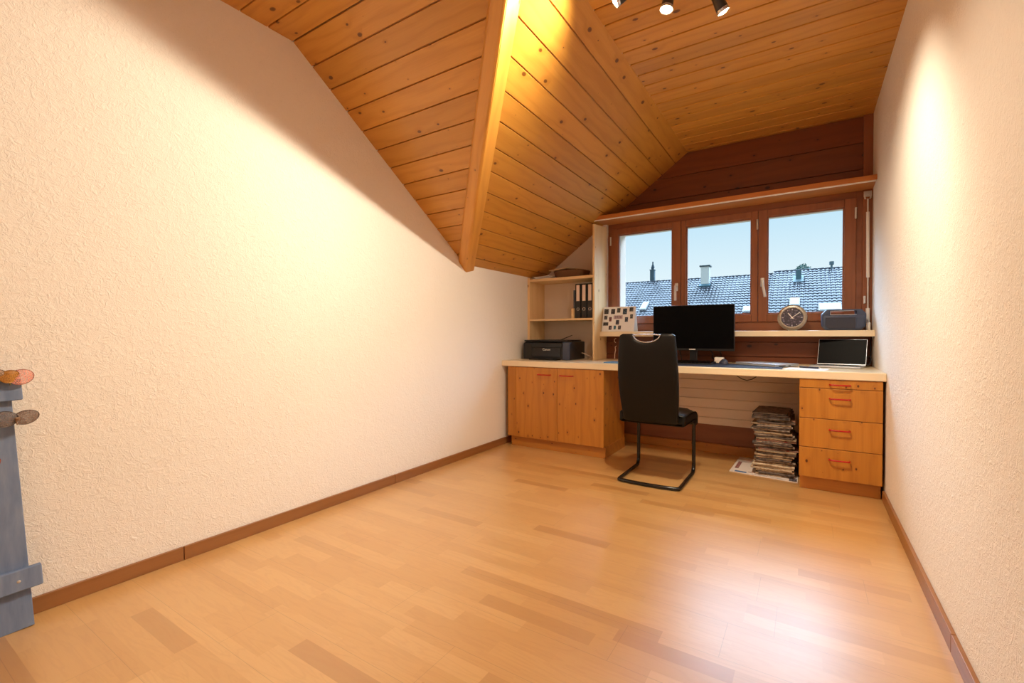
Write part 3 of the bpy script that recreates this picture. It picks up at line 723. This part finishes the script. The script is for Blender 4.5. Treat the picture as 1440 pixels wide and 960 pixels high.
# radio
t = thing('portable_radio', 'blue-grey portable radio with carrying handle at the right end of the window shelf', 'radio', (.216, 4.055, ZS), rad(4))
prof = [(-.100, 0), (.098, 0), (.126, .028), (.128, .088), (.118, .108), (-.118, .108), (-.128, .088), (-.126, .028)]
obj('body', MB().prism([(x, -.052, z_+.001) for x, z_ in prof], (0, .104, 0), .009, 3), M['radio'], t, smooth=True)
gp = [(-.088, .012), (.066, .012), (.066, .092), (-.108, .092), (-.110, .03)]
obj('grille', MB().prism([(x, -.0545, z_) for x, z_ in gp], (0, .006, 0), .002), M['grille'], t)
obj('control_panel', MB().prism([(x, -.0545, z_) for x, z_ in [(.072, .012), (.090, .012), (.112, .034), (.113, .088), (.072, .092)]], (0, .006, 0), .002), M['radio'], t)
hp = [(-.128, .086), (-.128, .117), (-.100, .149), (.100, .149), (.128, .117), (.128, .086), (.074, .086), (.074, .138), (-.080, .138), (-.080, .086)]
obj('handle', MB().prism([(x, -.047, z_) for x, z_ in hp], (0, .094, 0), .003, 2), M['radio'], t, smooth=True)
obj('trim_line', MB().tube([(-.079, -.048, .112), (-.079, -.048, .137), (.060, -.048, .138)], .0018, 8).tube([(-.079, -.050, .110), (.073, -.050, .110)], .0022, 8), M['silver'], t, smooth=True)
tag(obj('power_adapter', MB((.362, 4.09, ZS)).box(.350, .374, 4.06, 4.11, ZS, ZS+.055, .004), M['white'], smooth=True), 'small white power adapter behind the right side of the radio', 'adapter')

# ------------------------------------------------------------------ on the shelf boards
ZB = 1.130
def binder(x0, x1, label, slot):
    t = thing('ring_binder', label, 'binder', ((x0+x1)/2, 4.0, ZB), 0, 'black ring binders on the shelf')
    O = t.location; g = .0015
    obj('cover', MB(O).box(x0+g, x0+g+.003, 3.90, 4.14, ZB, ZB+.318, .001).box(x1-g-.003, x1-g, 3.90, 4.14, ZB, ZB+.318, .001).box(x0+g, x1-g, 3.90, 3.904, ZB, ZB+.318, .001), M['binder'], t)
    obj('pages', MB(O).box(x0+.008, x1-.008, 3.91, 4.12, ZB+.006, ZB+.300), M['paper'], t)
    c_ = (x0+x1)/2
    obj('spine_label', MB(O).box(c_-.0155, c_+.0155, 3.8985, 3.9, ZB+.160, ZB+.306), M['binderlabel'], t)
    obj('finger_ring', MB(O).tube([(c_+.0125*math.cos(a), 3.899, ZB+.085+.0125*math.sin(a)) for a in [2*PI*i/20 for i in range(20)]], .0028, 8, closed=True), M['chrome'], t, smooth=True)
    obj('finger_hole', MB(O).cyl((c_, 3.8992, ZB+.085), (c_, 3.901, ZB+.085), .0105), M['blackgloss'], t)
binder(-1.690, -1.634, 'black ring binder nearest the window, rightmost of the three on the shelf', 0)
binder(-1.749, -1.692, 'black ring binder in the middle of the three on the shelf', 1)
binder(-1.808, -1.751, 'black ring binder on the left, touching the thin dark folder', 2)
tag(obj('slim_folder', MB((-1.820, 3.98, ZB)).box(-1.829, -1.811, 3.905, 4.10, ZB, ZB+.262, .002), plain('slate_folder', (66, 74, 86), .5)), 'slim slate-grey folder standing left of the black binders', 'folder')
tag(obj('card_holder', MB((-1.825, 3.89, ZB)).box(-1.834, -1.811, 3.872, 3.902, ZB, ZB+.092, .002), M['shelfpine']), 'small pale wooden block in front of the slim folder', 'block')
# woven tray and loose papers on the top board
ZP = 1.515
t = thing('wicker_tray', 'shallow dark wicker tray on the top shelf board under the sloped ceiling', 'basket', (-1.88, 3.985, ZP))
O = t.location
wk = NT('dark_wicker'); co = wk.new('TexCoord').outputs['Object']; sp = wk.new('SeparateXYZ'); wk.put(sp.inputs[0], co)
wv = wk.math('MULTIPLY', wk.math('SINE', wk.math('MULTIPLY', wk.math('ADD', sp.outputs[0], sp.outputs[1]), 420.)), wk.math('SINE', wk.math('MULTIPLY', sp.outputs[2], 520.)))
wv = wk.math('MULTIPLY_ADD', wv, .5, .5)
wk.bsdf(wk.mix(wv, lin((70, 42, 22)), lin((132, 88, 50))), .6, bump=wv, strength=.7, dist=.003)
m = MB(O); b = bmesh.new()
def ring(sx, sy, z_, n=48): return [b.verts.new((-1.88+sx*(abs(math.cos(2*PI*k/n))**.5)*math.copysign(1, math.cos(2*PI*k/n)), 3.985+sy*(abs(math.sin(2*PI*k/n))**.5)*math.copysign(1, math.sin(2*PI*k/n)), z_)) for k in range(n)]
rs = [ring(.135, .10, ZP+.001), ring(.150, .112, ZP+.02), ring(.158, .120, ZP+.060), ring(.152, .114, ZP+.060), ring(.142, .104, ZP+.02), ring(.13, .095, ZP+.008)]
for A_, B2 in zip(rs, rs[1:]):
    for k in range(48): b.faces.new((A_[k], A_[(k+1) % 48], B2[(k+1) % 48], B2[k]))
b.faces.new(rs[0][::-1]); b.faces.new(rs[-1]); bmesh.ops.recalc_face_normals(b, faces=b.faces); m.merge(b)
obj('basket_body', m, wk.m, t, smooth=True)
m = MB(O).tube([(-1.88+.157*(abs(math.cos(q))**.5)*math.copysign(1, math.cos(q)), 3.985+.119*(abs(math.sin(q))**.5)*math.copysign(1, math.sin(q)), ZP+.060+.001*math.sin(q*24)) for q in [2*PI*k/72 for k in range(72)]], .005, 8, closed=True)
obj('rim', m, wk.m, t, smooth=True)
pp = tag(obj('paper_sheaf', MB((-1.92, 3.95, ZP+.068)).prism([(-2.055, 3.852, ZP+.066), (-1.875, 3.852, ZP+.082), (-1.80, 4.03, ZP+.080), (-2.0, 4.04, ZP+.066)], (0, 0, .006)), plain('tan_paper', (206, 176, 140), .8)), 'tan sheet of card lying across the wicker tray', 'paper')
for k, (dx, dy, dz, an) in enumerate(((0, 0, 0, 0), (.012, .004, .009, .06), (-.01, .006, .018, -.04))):
    m = MB().grid(lambda i, j: (-.095+.19*i/6, -.06+.12*j/4, .001+.0035*max(0, math.sin(i*1.1+k))), 7, 5, (0, 0, .004))
    tag(obj('loose_paper', m, M['paper'], loc=(-2.140+dx, 3.918+dy, ZP+dz), rot=(0, 0, an)), ('lowest white paper in the small pile beside the wicker tray', 'middle white paper in the small pile beside the wicker tray', 'topmost white paper in the small pile beside the wicker tray')[k], 'paper', 'papers on the top shelf board')

# ------------------------------------------------------------------ newspapers under the desk
npm = [newsmat('newsprint_grey', (176, 160, 146), (96, 82, 74)), newsmat('newsprint_tan', (186, 160, 130), (110, 84, 62)), newsmat('newsprint_red', (168, 130, 112), (132, 46, 36)),
       newsmat('newsprint_dark', (120, 104, 94), (52, 44, 42)), newsmat('newsprint_pale', (226, 204, 174), (170, 140, 112))]
x0s, x1s, y0s, y1s = -.315, -.062, 3.605, 3.985
# newspaper spread flat on the floor under the pile
t = thing('spread_newspaper', 'white newspaper sheet spread on the floor under the newspaper pile', 'newspaper', (-.25, 3.78, 0))
O = t.location
obj('sheet', MB(O).prism([(-.462, 3.598, .0005), (-.046, 3.545, .0005), (-.042, 4.0, .0005), (-.445, 4.05, .0005)], (0, 0, .0035)), plain('floor_newspaper', (226, 216, 210), .8, var=.03), t)
def lie(pts): return MB(O).prism([(x, y, .0041) for x, y in pts], (0, 0, .0006))
o = obj('blue_box', lie([(-.430, 3.605), (-.355, 3.596), (-.353, 3.628), (-.428, 3.637)]), plain('print_blue', (70, 108, 160), .7), t); o['label'] = 'blue printed box at the front corner'
obj('photo', lie([(-.095, 3.558), (-.050, 3.552), (-.050, 3.63), (-.095, 3.636)]), photomat((84, 84, 96)), t)
obj('text_column', lie([(-.345, 3.630), (-.22, 3.614), (-.219, 3.628), (-.344, 3.644)]), photomat((150, 130, 126)), t)
obj('text_column', lie([(-.30, 3.595), (-.13, 3.573), (-.13, 3.577), (-.30, 3.599)]), photomat((120, 104, 100)), t)
obj('text_column', lie([(-.440, 3.70), (-.415, 3.697), (-.41, 3.90), (-.435, 3.903)]), photomat((170, 110, 106)), t)
# the pile
zc_ = .004; NP = 34
for k in range(NP):
    th = R.uniform(.009, .0145)
    f = k/(NP-1)
    jit = .014 if k else 0
    wdt = (x1s-x0s)*R.uniform(.84, 1.0)*(.95 if k > 24 else 1.); dep = (y1s-y0s)*R.uniform(.86, 1.0)
    cx_ = (x0s+x1s)/2 + R.uniform(-jit, jit) + .008*math.sin(f*5) ; cy_ = y0s+dep/2 + R.uniform(-.006, .022)
    pal = 4 if k in (2, 3, 4, 5) else (0, 1, 3, 0, 1, 3, 0, 0)[R.randrange(8)]
    if k in (13, 18): pal = 2
    if k >= NP-3: pal = 3
    ph = R.uniform(0, 6)
    fold = R.uniform(.002, .004)
    def P(i, j, wdt=wdt, dep=dep, th=th, ph=ph):
        u_ = i/8.; a_ = j/12.*2*PI
        # cross-section in y-z: folded sheet, rounded at the front edge
        return (-wdt/2+wdt*u_, 0, 0)
    b = bmesh.new(); rg = []
    for i in range(9):
        x = -wdt/2+wdt*i/8.
        sag = .0012*math.sin(i*.9+ph)
        e = .0 if 0 < i < 8 else .003
        sec_ = [(dep/2, 0), (dep/2, th), (0, th), (-dep/2+th*.5, th)] + [(-dep/2+th*.5-math.sin(a)*th*.5, th*.5+math.cos(a)*th*.5) for a in (PI*.25, PI*.5, PI*.75)] + [(-dep/2+th*.5, 0), (0, 0)]
        rg.append([b.verts.new((x, y+sag*2*(1 if y < 0 else 0), max(0., z_+ (sag if z_ > 0 else 0)))) for y, z_ in sec_])
    ns = len(rg[0])
    for i in range(8):
        for q in range(ns): b.faces.new((rg[i][q], rg[i][(q+1) % ns], rg[i+1][(q+1) % ns], rg[i+1][q]))
    b.faces.new(rg[0][::-1]); b.faces.new(rg[-1]); bmesh.ops.recalc_face_normals(b, faces=b.faces)
    m = MB(); m.merge(b)
    lab = 'folded newspaper inside the tall pile beside the drawer unit, between top and bottom one'
    if k == NP-1: lab = 'topmost folded newspaper of the tall pile beside the drawer unit'
    if k == 0: lab = 'lowest folded newspaper of the pile, lying on the spread sheet'
    tag(obj('newspaper', m, npm[pal], loc=(cx_, cy_, zc_), rot=(0, 0, R.uniform(-.05, .05))), lab, 'newspaper', 'newspapers in the pile under the desk')
    zc_ += th+.0012

# ------------------------------------------------------------------ blue shutter leaning on the left wall
t = thing('blue_shutter', 'worn blue plank shutter leaning against the left wall', 'shutter', (-2.195, .425, 0))
# local: origin at the lower right front corner; the panel runs toward -y, leans toward the wall and tips back slightly
SM4 = Matrix.Rotation(rad(-4.0), 4, 'Y') @ Matrix.Rotation(rad(2.6), 4, 'X') @ Matrix.Rotation(rad(-3), 4, 'Z')
HS = .836
for k in range(4):
    y1_ = -.0015-.098*k; y0_ = y1_-.095
    obj('plank', MB().box(-.018, 0, y0_, y1_, .003, HS, .002, mat=SM4), M['bluepaint'], t)
bt = obj('batten', MB().box(0, .022, -.40, .026, .135, .205, .003, mat=SM4), M['bluepaint'], t)
obj('screw', MB().lathe([(0, .002), (.004, .001), (.005, 0)], SM4 @ Matrix.Translation((.022, -.03, .168)) @ Matrix.Rotation(PI/2, 4, 'Y'), 12), M['steel'], bt)
obj('batten', MB().box(0, .022, -.40, .022, .765, .835, .003, mat=SM4), M['bluepaint'], t)
# wire-mesh leaf ornaments hung on the shutter
def leafmat(name, c, dens):
    t_ = NT(name); co = t_.new('TexCoord').outputs['Object']
    vo = t_.new('TexVoronoi', feature='DISTANCE_TO_EDGE'); t_.put(vo.inputs['Vector'], co); vo.inputs['Scale'].default_value = 190.
    ln = t_.math('LESS_THAN', vo.outputs['Distance'], .10)
    a = t_.new('BsdfTransparent'); p = t_.new('BsdfPrincipled'); p.inputs['Base Color'].default_value = lin(c); p.inputs['Roughness'].default_value = .5
    mx = t_.new('MixShader'); t_.put(mx.inputs[0], t_.math('MULTIPLY_ADD', ln, 1-dens, dens)); t_.t.links.new(a.outputs[0], mx.inputs[1]); t_.t.links.new(p.outputs[0], mx.inputs[2])
    t_.t.links.new(mx.outputs[0], t_.out.inputs[0]); return t_.m
def leaf(parent, c, ln, wd, ang, col, dens, name='leaf'):
    """oval petal of fine mesh in a wire rim, in the local y-z plane"""
    Mx = Matrix.Translation(c) @ Matrix.Rotation(ang, 4, 'X')
    pts = [Vector((.004*math.sin(2*a), ln*math.cos(a), wd*math.sin(a))) for a in [2*PI*k/32 for k in range(32)]]
    b = bmesh.new(); cen = b.verts.new(Mx @ Vector((.008, 0, 0))); vs = [b.verts.new(Mx @ p) for p in pts]
    mid = [b.verts.new(Mx @ (p*.5+Vector((.006, 0, 0)))) for p in pts]
    for k in range(32):
        b.faces.new((mid[k], mid[(k+1) % 32], cen)); b.faces.new((vs[k], vs[(k+1) % 32], mid[(k+1) % 32], mid[k]))
    ex = bmesh.ops.extrude_face_region(b, geom=b.faces[:]); bmesh.ops.translate(b, vec=(-.0008, 0, 0), verts=[x for x in ex['geom'] if isinstance(x, bmesh.types.BMVert)])
    m_ = MB(); m_.merge(b); lf = obj(name, m_, leafmat('mesh_'+name, col, dens), parent, smooth=True)
    obj('wire_rim', MB().tube([Mx @ p for p in pts], .0011, 6, closed=True), plain('wire', tuple(int(x*.7) for x in col), .4, .6), lf, smooth=True)
t = thing('wire_flower', 'grey wire-mesh leaf ornament hanging on the blue shutter', 'ornament', (-2.205, .388, .705))
leaf(t, (.0, .026, .002), .031, .023, rad(12), (132, 112, 102), .45)
leaf(t, (.004, -.024, .002), .030, .026, rad(-6), (124, 116, 116), .55)
obj('stem', MB().tube([(.006, .004, -.02), (.006, .0, .0), (.006, -.012, .004)], .0018, 8).cyl((.006, .004, -.004), (.010, .004, .004), .006), plain('seed', (150, 120, 96), .5), t, smooth=True)
t = thing('wire_blossom', 'pink and amber wire-mesh leaf ornament above the shutter batten', 'ornament', (-2.215, .383, .842))
leaf(t, (.0, .022, .0), .031, .025, rad(10), (238, 170, 156), .25)
leaf(t, (.006, -.006, .004), .024, .020, rad(24), (190, 134, 60), .6)
leaf(t, (.0, -.03, .012), .024, .016, rad(-20), (170, 138, 112), .5)
obj('stem', MB().tube([(.006, -.004, -.025), (.006, -.006, -.006), (.006, .0, .0)], .0018, 8), plain('stem_green', (96, 92, 60), .6), t, smooth=True)
t = thing('wire_bud', 'small red wire bud on the blue shutter planks', 'ornament', (-2.200, .340, .565))
leaf(t, (.0, .0, .0), .020, .010, rad(60), (200, 110, 92), .6, 'petal')
obj('stem', MB().tube([(.003, -.004, -.02), (.003, -.002, -.005)], .0015, 8), M['steel'], t, smooth=True)

# ------------------------------------------------------------------ spotlights on their rail
t = thing('track_light', 'dark ceiling spotlight rail with lit bulbs under the dormer ceiling', 'lamp', (-.62, 1.99, ZC))
O = t.location
lamps = [((-.866, 1.735, 2.40), (-2.29, .55, 1.35)), ((-.699, 1.905, 2.40), (-2.29, 1.35, 1.45)), ((-.527, 2.077, 2.40), (-.85, 1.75, .1)), ((-.318, 2.228, 2.40), (.391, 2.95, .7))]
d0 = Vector((.742, .67, 0)).normalized()
P0, P1 = Vector((-.93, 1.60, 2.525)), Vector((-.28, 2.19, 2.525))
obj('rail', MB(O).tube([P0, P1], .01, 10, flat=(.016, .010)).cyl((P0+P1)/2, (P0+P1)/2+Vector((0, 0, .03)), .045), M['lampblack'], t, smooth=True)
for (p, aim) in lamps:
    p = Vector(p); dv = (Vector(aim)-p).normalized()
    back_ = p-dv*.075
    hs = obj('spot_head', MB(O).cyl(back_, p-dv*.014, .021, .026, 24, .003), M['lampblack'], t, smooth=True)
    q = Vector((0, 0, 1)).rotation_difference(dv).to_matrix().to_4x4()
    obj('reflector', MB(O).lathe([(.0262, -.014), (.028, -.002), (.027, 0), (.024, -.004), (.018, -.012)], Matrix.Translation(p) @ q, 28), M['chrome'], hs, smooth=True)
    obj('bulb', MB(O).lathe([(.0, .006), (.012, .004), (.022, -.002), (.024, -.006)], Matrix.Translation(p) @ q, 28), M['bulb'], hs, smooth=True)
    foot = P0 + (P1-P0)*max(0, min(1, (back_-P0).dot(P1-P0)/(P1-P0).length_squared))
    obj('arm', MB(O).tube([foot, foot+Vector((0, 0, -.02)), back_+dv*.02], .005, 8), M['lampblack'], hs, smooth=True)
def light(name, kind, loc, energy, color, aim=None, **k):
    l = bpy.data.lights.new(name, kind); l.energy = energy; l.color = color
    for a, v in k.items(): setattr(l, a, v)
    o = bpy.data.objects.new(name, l); COL.objects.link(o); o.location = loc
    if aim is not None: o.rotation_euler = (Vector(aim)-Vector(loc)).to_track_quat('-Z', 'Y').to_euler()
    return o
WARM = (1., .86, .645)
for (p, aim), e, sz in zip(lamps, (66, 80, 112, 88), (115, 145, 162, 105)):
    p = Vector(p); dv = (Vector(aim)-p).normalized()
    light('spot_lamp', 'SPOT', p+dv*.012, e, WARM, aim, spot_size=rad(sz), spot_blend=.9, shadow_soft_size=.02)
# opal lamp added out of view behind the camera as general fill
t = thing('added_fill_lamp', 'added round opal fill lamp, out of view near the door', 'lamp', (-.6, -1., ZM))
obj('base', MB((-.6, -1., ZM)).lathe([(0, 0), (.12, 0), (.12, -.02), (0, -.02)], Matrix.Translation((-.6, -1., ZM))), M['white'], t, smooth=True)
obj('fill_lamp_shade', MB((-.6, -1., ZM)).lathe([(.15, -.02), (.15, -.05), (.12, -.085), (.06, -.10), (0, -.104)], Matrix.Translation((-.6, -1., ZM))), emit('fill_glow', (1., .84, .66), 3.), t, smooth=True)
light('added_fill_light', 'POINT', (-.6, -1., ZM-.16), 12, (1., .90, .78), shadow_soft_size=.12)  # added warm fill, no known lamp here

# ------------------------------------------------------------------ outside
struct('ground', MB().box(-60, 60, 4.6, 120, -6.2, -6), plain('ground_green', (96, 106, 84), .9))
def house(label, x0, x1, zr, yr=36., run=8.5, pitch=.625):
    t = thing('house', label, 'house', ((x0+x1)/2, yr, -6))
    O = t.location
    obj('wall', MB(O).box(x0+.3, x1-.3, yr-run+.7, yr+run-.7, -6, zr-pitch*run-.1)
        .prism([(x0+.3, yr-run+.7, zr-pitch*run-.1), (x0+.3, yr, zr-.5), (x0+.3, yr+run-.7, zr-pitch*run-.1)], (x1-x0-.6, 0, 0)), plain('house_render', (214, 208, 196), .9), t)
    tw, tl = .232, .34
    ncol = int((x1-x0)/tw); nrow = int(run*math.hypot(1, pitch)/tl)
    sub = 5
    b = bmesh.new(); L_ = math.hypot(1, pitch)
    prevr = None
    for r_ in range(nrow):
        for end in (0, 1):                                   # each course: lower edge lifted over the next
            s_ = (r_+end)*tl
            ln_ = []
            for c_ in range(ncol*sub+1):
                fx = (c_ % sub)/sub
                h_ = .065*abs(math.cos(PI*fx))**.7 + (.032 if end else .0)
                y = yr - s_/L_; z_ = zr - s_*pitch/L_
                ln_.append(b.verts.new((x0+c_*tw/sub, y-h_*pitch/L_, z_+h_/L_)))
            if prevr:
                for a_, b_, c2, d2 in zip(prevr, prevr[1:], ln_[1:], ln_): b.faces.new((a_, b_, c2, d2))
            prevr = ln_
    bmesh.ops.recalc_face_normals(b, faces=b.faces)
    if sum(f.normal.z for f in b.faces) < 0: bmesh.ops.reverse_faces(b, faces=b.faces)
    m = MB(O); m.merge(b)
    m.prism([(x0, yr, zr-.03), (x0, yr-run, zr-pitch*run-.03), (x0, yr-run, zr-pitch*run-.2), (x0, yr, zr-.2)], (x1-x0, 0, 0))
    m.prism([(x0, yr, zr-.03), (x0, yr, zr-.2), (x0, yr+run, zr-pitch*run-.2), (x0, yr+run, zr-pitch*run-.03)], (x1-x0, 0, 0))
    rf = obj('roof', m, M['tile'], t)
    m = MB(O)
    for k in range(int((x1-x0)/.4)): m.cyl((x0+k*.4, yr, zr+.0), (x0+k*.4+.42, yr, zr+.015), .085, .10, 10)
    obj('ridge_tiles', m, M['tile'], rf, smooth=True)
    return t, O
glz = plain('skylight_glass', (226, 236, 246), .12, .6, var=.02)
alu = plain('skylight_frame', (206, 212, 218), .4, .2)
def skylight(t, O, x0, x1, y0, y1, pl):
    zz = lambda y: pl-.625*(36-y)
    f = obj('skylight', MB(O).prism([(x0, y0, zz(y0)+.0), (x1, y0, zz(y0)), (x1, y1, zz(y1)), (x0, y1, zz(y1))], (0, -.08, .13)), alu, t)
    g = .06
    obj('pane', MB(O).prism([(x0+g, y0+g-.08, zz(y0+g)+.132), (x1-g, y0+g-.08, zz(y0+g)+.132), (x1-g, y1-g-.08, zz(y1-g)+.132), (x0+g, y1-g-.08, zz(y1-g)+.132)], (0, -.012, .02)), glz, f)
t, O = house('long grey-tiled house roof with white chimney seen through the left casements', -24., -1.93, 5.06)
c_ = obj('chimney', MB(O).box(-6.41, -5.87, 35.0, 35.55, 3.9, 5.80), plain('white_render', (226, 230, 228), .8), t); c_['label'] = 'white rendered chimney'
obj('chimney_cap', MB(O).box(-6.50, -5.78, 34.91, 35.64, 5.80, 5.90, .02), plain('cap_metal', (70, 84, 90), .5, .4), c_)
obj('flashing', MB(O).prism([(-6.5, 34.8, 4.35), (-5.76, 34.8, 4.35), (-5.76, 35.05, 4.51), (-6.5, 35.05, 4.51)], (0, -.05, .08)), plain('lead_flashing', (112, 150, 168), .5, .4), c_)
c_ = obj('chimney', MB(O).box(-10.38, -10.06, 36.2, 36.52, 4.6, 6.03).box(-10.41, -10.03, 36.17, 36.55, 6.0, 6.06), plain('slate_chimney', (70, 92, 104), .7), t); c_['label'] = 'slim slate chimney with a pot on the ridge'
obj('chimney_pot', MB(O).cyl((-10.22, 36.36, 6.06), (-10.22, 36.36, 6.2), .08, .12).cyl((-10.20, 36.36, 6.2), (-10.20, 36.36, 6.45), .14, .07).cyl((-10.20, 36.36, 6.45), (-10.20, 36.36, 6.68), .05, .05), plain('slate_pot', (64, 84, 98), .7), c_, smooth=True)
skylight(t, O, -9.93, -9.48, 32.1, 33.0, 5.06); skylight(t, O, -3.36, -2.6, 31.5, 32.1, 5.06)
t, O = house('taller grey-tiled house roof with slate vent seen through the right casement', -1.93, 12., 5.19)
c_ = obj('vent_stack', MB(O).box(-.625, -.325, 34.7, 35.0, 4.2, 5.04).box(-.55, -.40, 34.76, 34.94, 5.04, 5.12), plain('slate_vent', (76, 110, 122), .6), t)
obj('flashing', MB(O).prism([(-.78, 34.45, 4.28), (-.2, 34.45, 4.28), (-.2, 35.2, 4.76), (-.78, 35.2, 4.76)], (0, -.03, .05)), plain('lead_sheet', (150, 176, 190), .5, .4), c_)
c_ = obj('vent_pipe', MB(O).cyl((1.30, 35.8, 4.95), (1.30, 35.8, 5.58), .06).cyl((1.30, 35.8, 5.42), (1.30, 35.8, 5.62), .13), plain('pipe_metal', (96, 120, 132), .5, .4), t, smooth=True)
skylight(t, O, -.89, -.36, 31.8, 32.6, 5.19); skylight(t, O, .544, 1.62, 31.2, 31.9, 5.19)
# tree tops behind the ridge
def tree(label, x, y, top, rad_):
    t = thing('tree', label, 'tree', (x, y, -6)); O = t.location
    obj('trunk', MB(O).tube([(x, y, -6), (x+.05, y, -2), (x, y, top-rad_*1.4)], .16, 10), plain('bark', (72, 60, 48), .9), t, smooth=True)
    m = MB(O); b = bmesh.new()
    for k in range(900):
        a_, ph_ = R.uniform(0, 2*PI), math.acos(R.uniform(-1, 1)); rr = rad_*R.random()**.4
        c = Vector((x+rr*math.sin(ph_)*math.cos(a_), y+rr*math.sin(ph_)*math.sin(a_), top-rad_*1.2+rr*1.2*math.cos(ph_)))
        dx = Vector((R.uniform(-1, 1), R.uniform(-1, 1), R.uniform(-1, 1))).normalized(); dy = dx.orthogonal().normalized(); s_ = R.uniform(.06, .13)
        b.faces.new([b.verts.new(c+dx*s_*1.4), b.verts.new(c+dy*s_*.6), b.verts.new(c-dx*s_*1.4), b.verts.new(c-dy*s_*.6)])
    m.merge(b); obj('crown', m, plain('leaf_green', (96, 128, 120), .7), t)
tree('leafy tree top just above the right house ridge', -.3, 45., 6.75, .75)
tree('low tree top barely clearing the ridge beside the taller tree', 1.15, 48.5, 6.5, .6)

# ------------------------------------------------------------------ sky
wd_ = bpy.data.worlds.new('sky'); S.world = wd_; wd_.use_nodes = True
nt = wd_.node_tree; nt.nodes.clear()
out = nt.nodes.new('ShaderNodeOutputWorld'); bg = nt.nodes.new('ShaderNodeBackground'); tc = nt.nodes.new('ShaderNodeTexCoord')
sp = nt.nodes.new('ShaderNodeSeparateXYZ'); nt.links.new(tc.outputs['Generated'], sp.inputs[0])
def wramp(sock, stops):
    cr = nt.nodes.new('ShaderNodeValToRGB'); nt.links.new(sock, cr.inputs[0]); el = cr.color_ramp.elements
    while len(el) < len(stops): el.new(.5)
    for e, (p, c) in zip(el, stops): e.position = p; e.color = tuple(c)+(1.,)
    return cr.outputs[0]
# pale blue dome, whiter at the horizon, and an added bright band high ahead of the window
base = wramp(sp.outputs[2], [(0., (.90, .97, .99)), (.08, (.86, .96, 1.)), (.24, (.55, .80, .97)), (.5, (.62, .80, .98)), (1., (.62, .80, 1.))])
added_band = wramp(sp.outputs[2], [(.23, (0, 0, 0)), (.40, (.50, .72, 1.)), (.66, (.50, .72, 1.)), (.85, (.1, .11, .12))])  # out-of-view band added to brighten the floor reflection and daylight
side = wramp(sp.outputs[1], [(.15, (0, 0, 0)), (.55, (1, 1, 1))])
mx = nt.nodes.new('ShaderNodeVectorMath'); mx.operation = 'MULTIPLY'; nt.links.new(added_band, mx.inputs[0]); nt.links.new(side, mx.inputs[1])
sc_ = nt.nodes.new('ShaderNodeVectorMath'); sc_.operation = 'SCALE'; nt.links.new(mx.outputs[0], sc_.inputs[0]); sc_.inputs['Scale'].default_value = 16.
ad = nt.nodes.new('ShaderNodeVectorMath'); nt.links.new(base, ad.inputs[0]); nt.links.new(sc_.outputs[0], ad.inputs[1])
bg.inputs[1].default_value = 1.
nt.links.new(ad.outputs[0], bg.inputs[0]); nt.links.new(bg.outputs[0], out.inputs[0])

# ------------------------------------------------------------------ camera
cam = bpy.data.cameras.new('camera'); co_ = bpy.data.objects.new('camera', cam); COL.objects.link(co_)
cam.sensor_width = 36.; cam.lens = 646./1440*36.; cam.clip_start = .02; cam.clip_end = 500
yaw, pit, rol = rad(32.70), rad(-.838), rad(-.116)
fw = Vector((-math.sin(yaw)*math.cos(pit), math.cos(yaw)*math.cos(pit), math.sin(pit)))
rt = Vector((math.cos(yaw), math.sin(yaw), 0)); up = rt.cross(fw)
c_, s_ = math.cos(rol), math.sin(rol); rt, up = rt*c_+up*s_, up*c_-rt*s_
mw = Matrix((rt, up, -fw)).transposed().to_4x4(); mw.translation = (0, 0, .98)
co_.matrix_world = mw
S.camera = co_
S.view_settings.view_transform = 'Standard'; S.view_settings.look = 'None'
S.view_settings.exposure = 0.; S.view_settings.gamma = 1.; S.view_settings.use_curve_mapping = False
S.cycles.use_denoising = True
S.cycles.max_bounces = 10; S.cycles.diffuse_bounces = 6; S.cycles.transparent_max_bounces = 12
S.cycles.sample_clamp_indirect = 6.
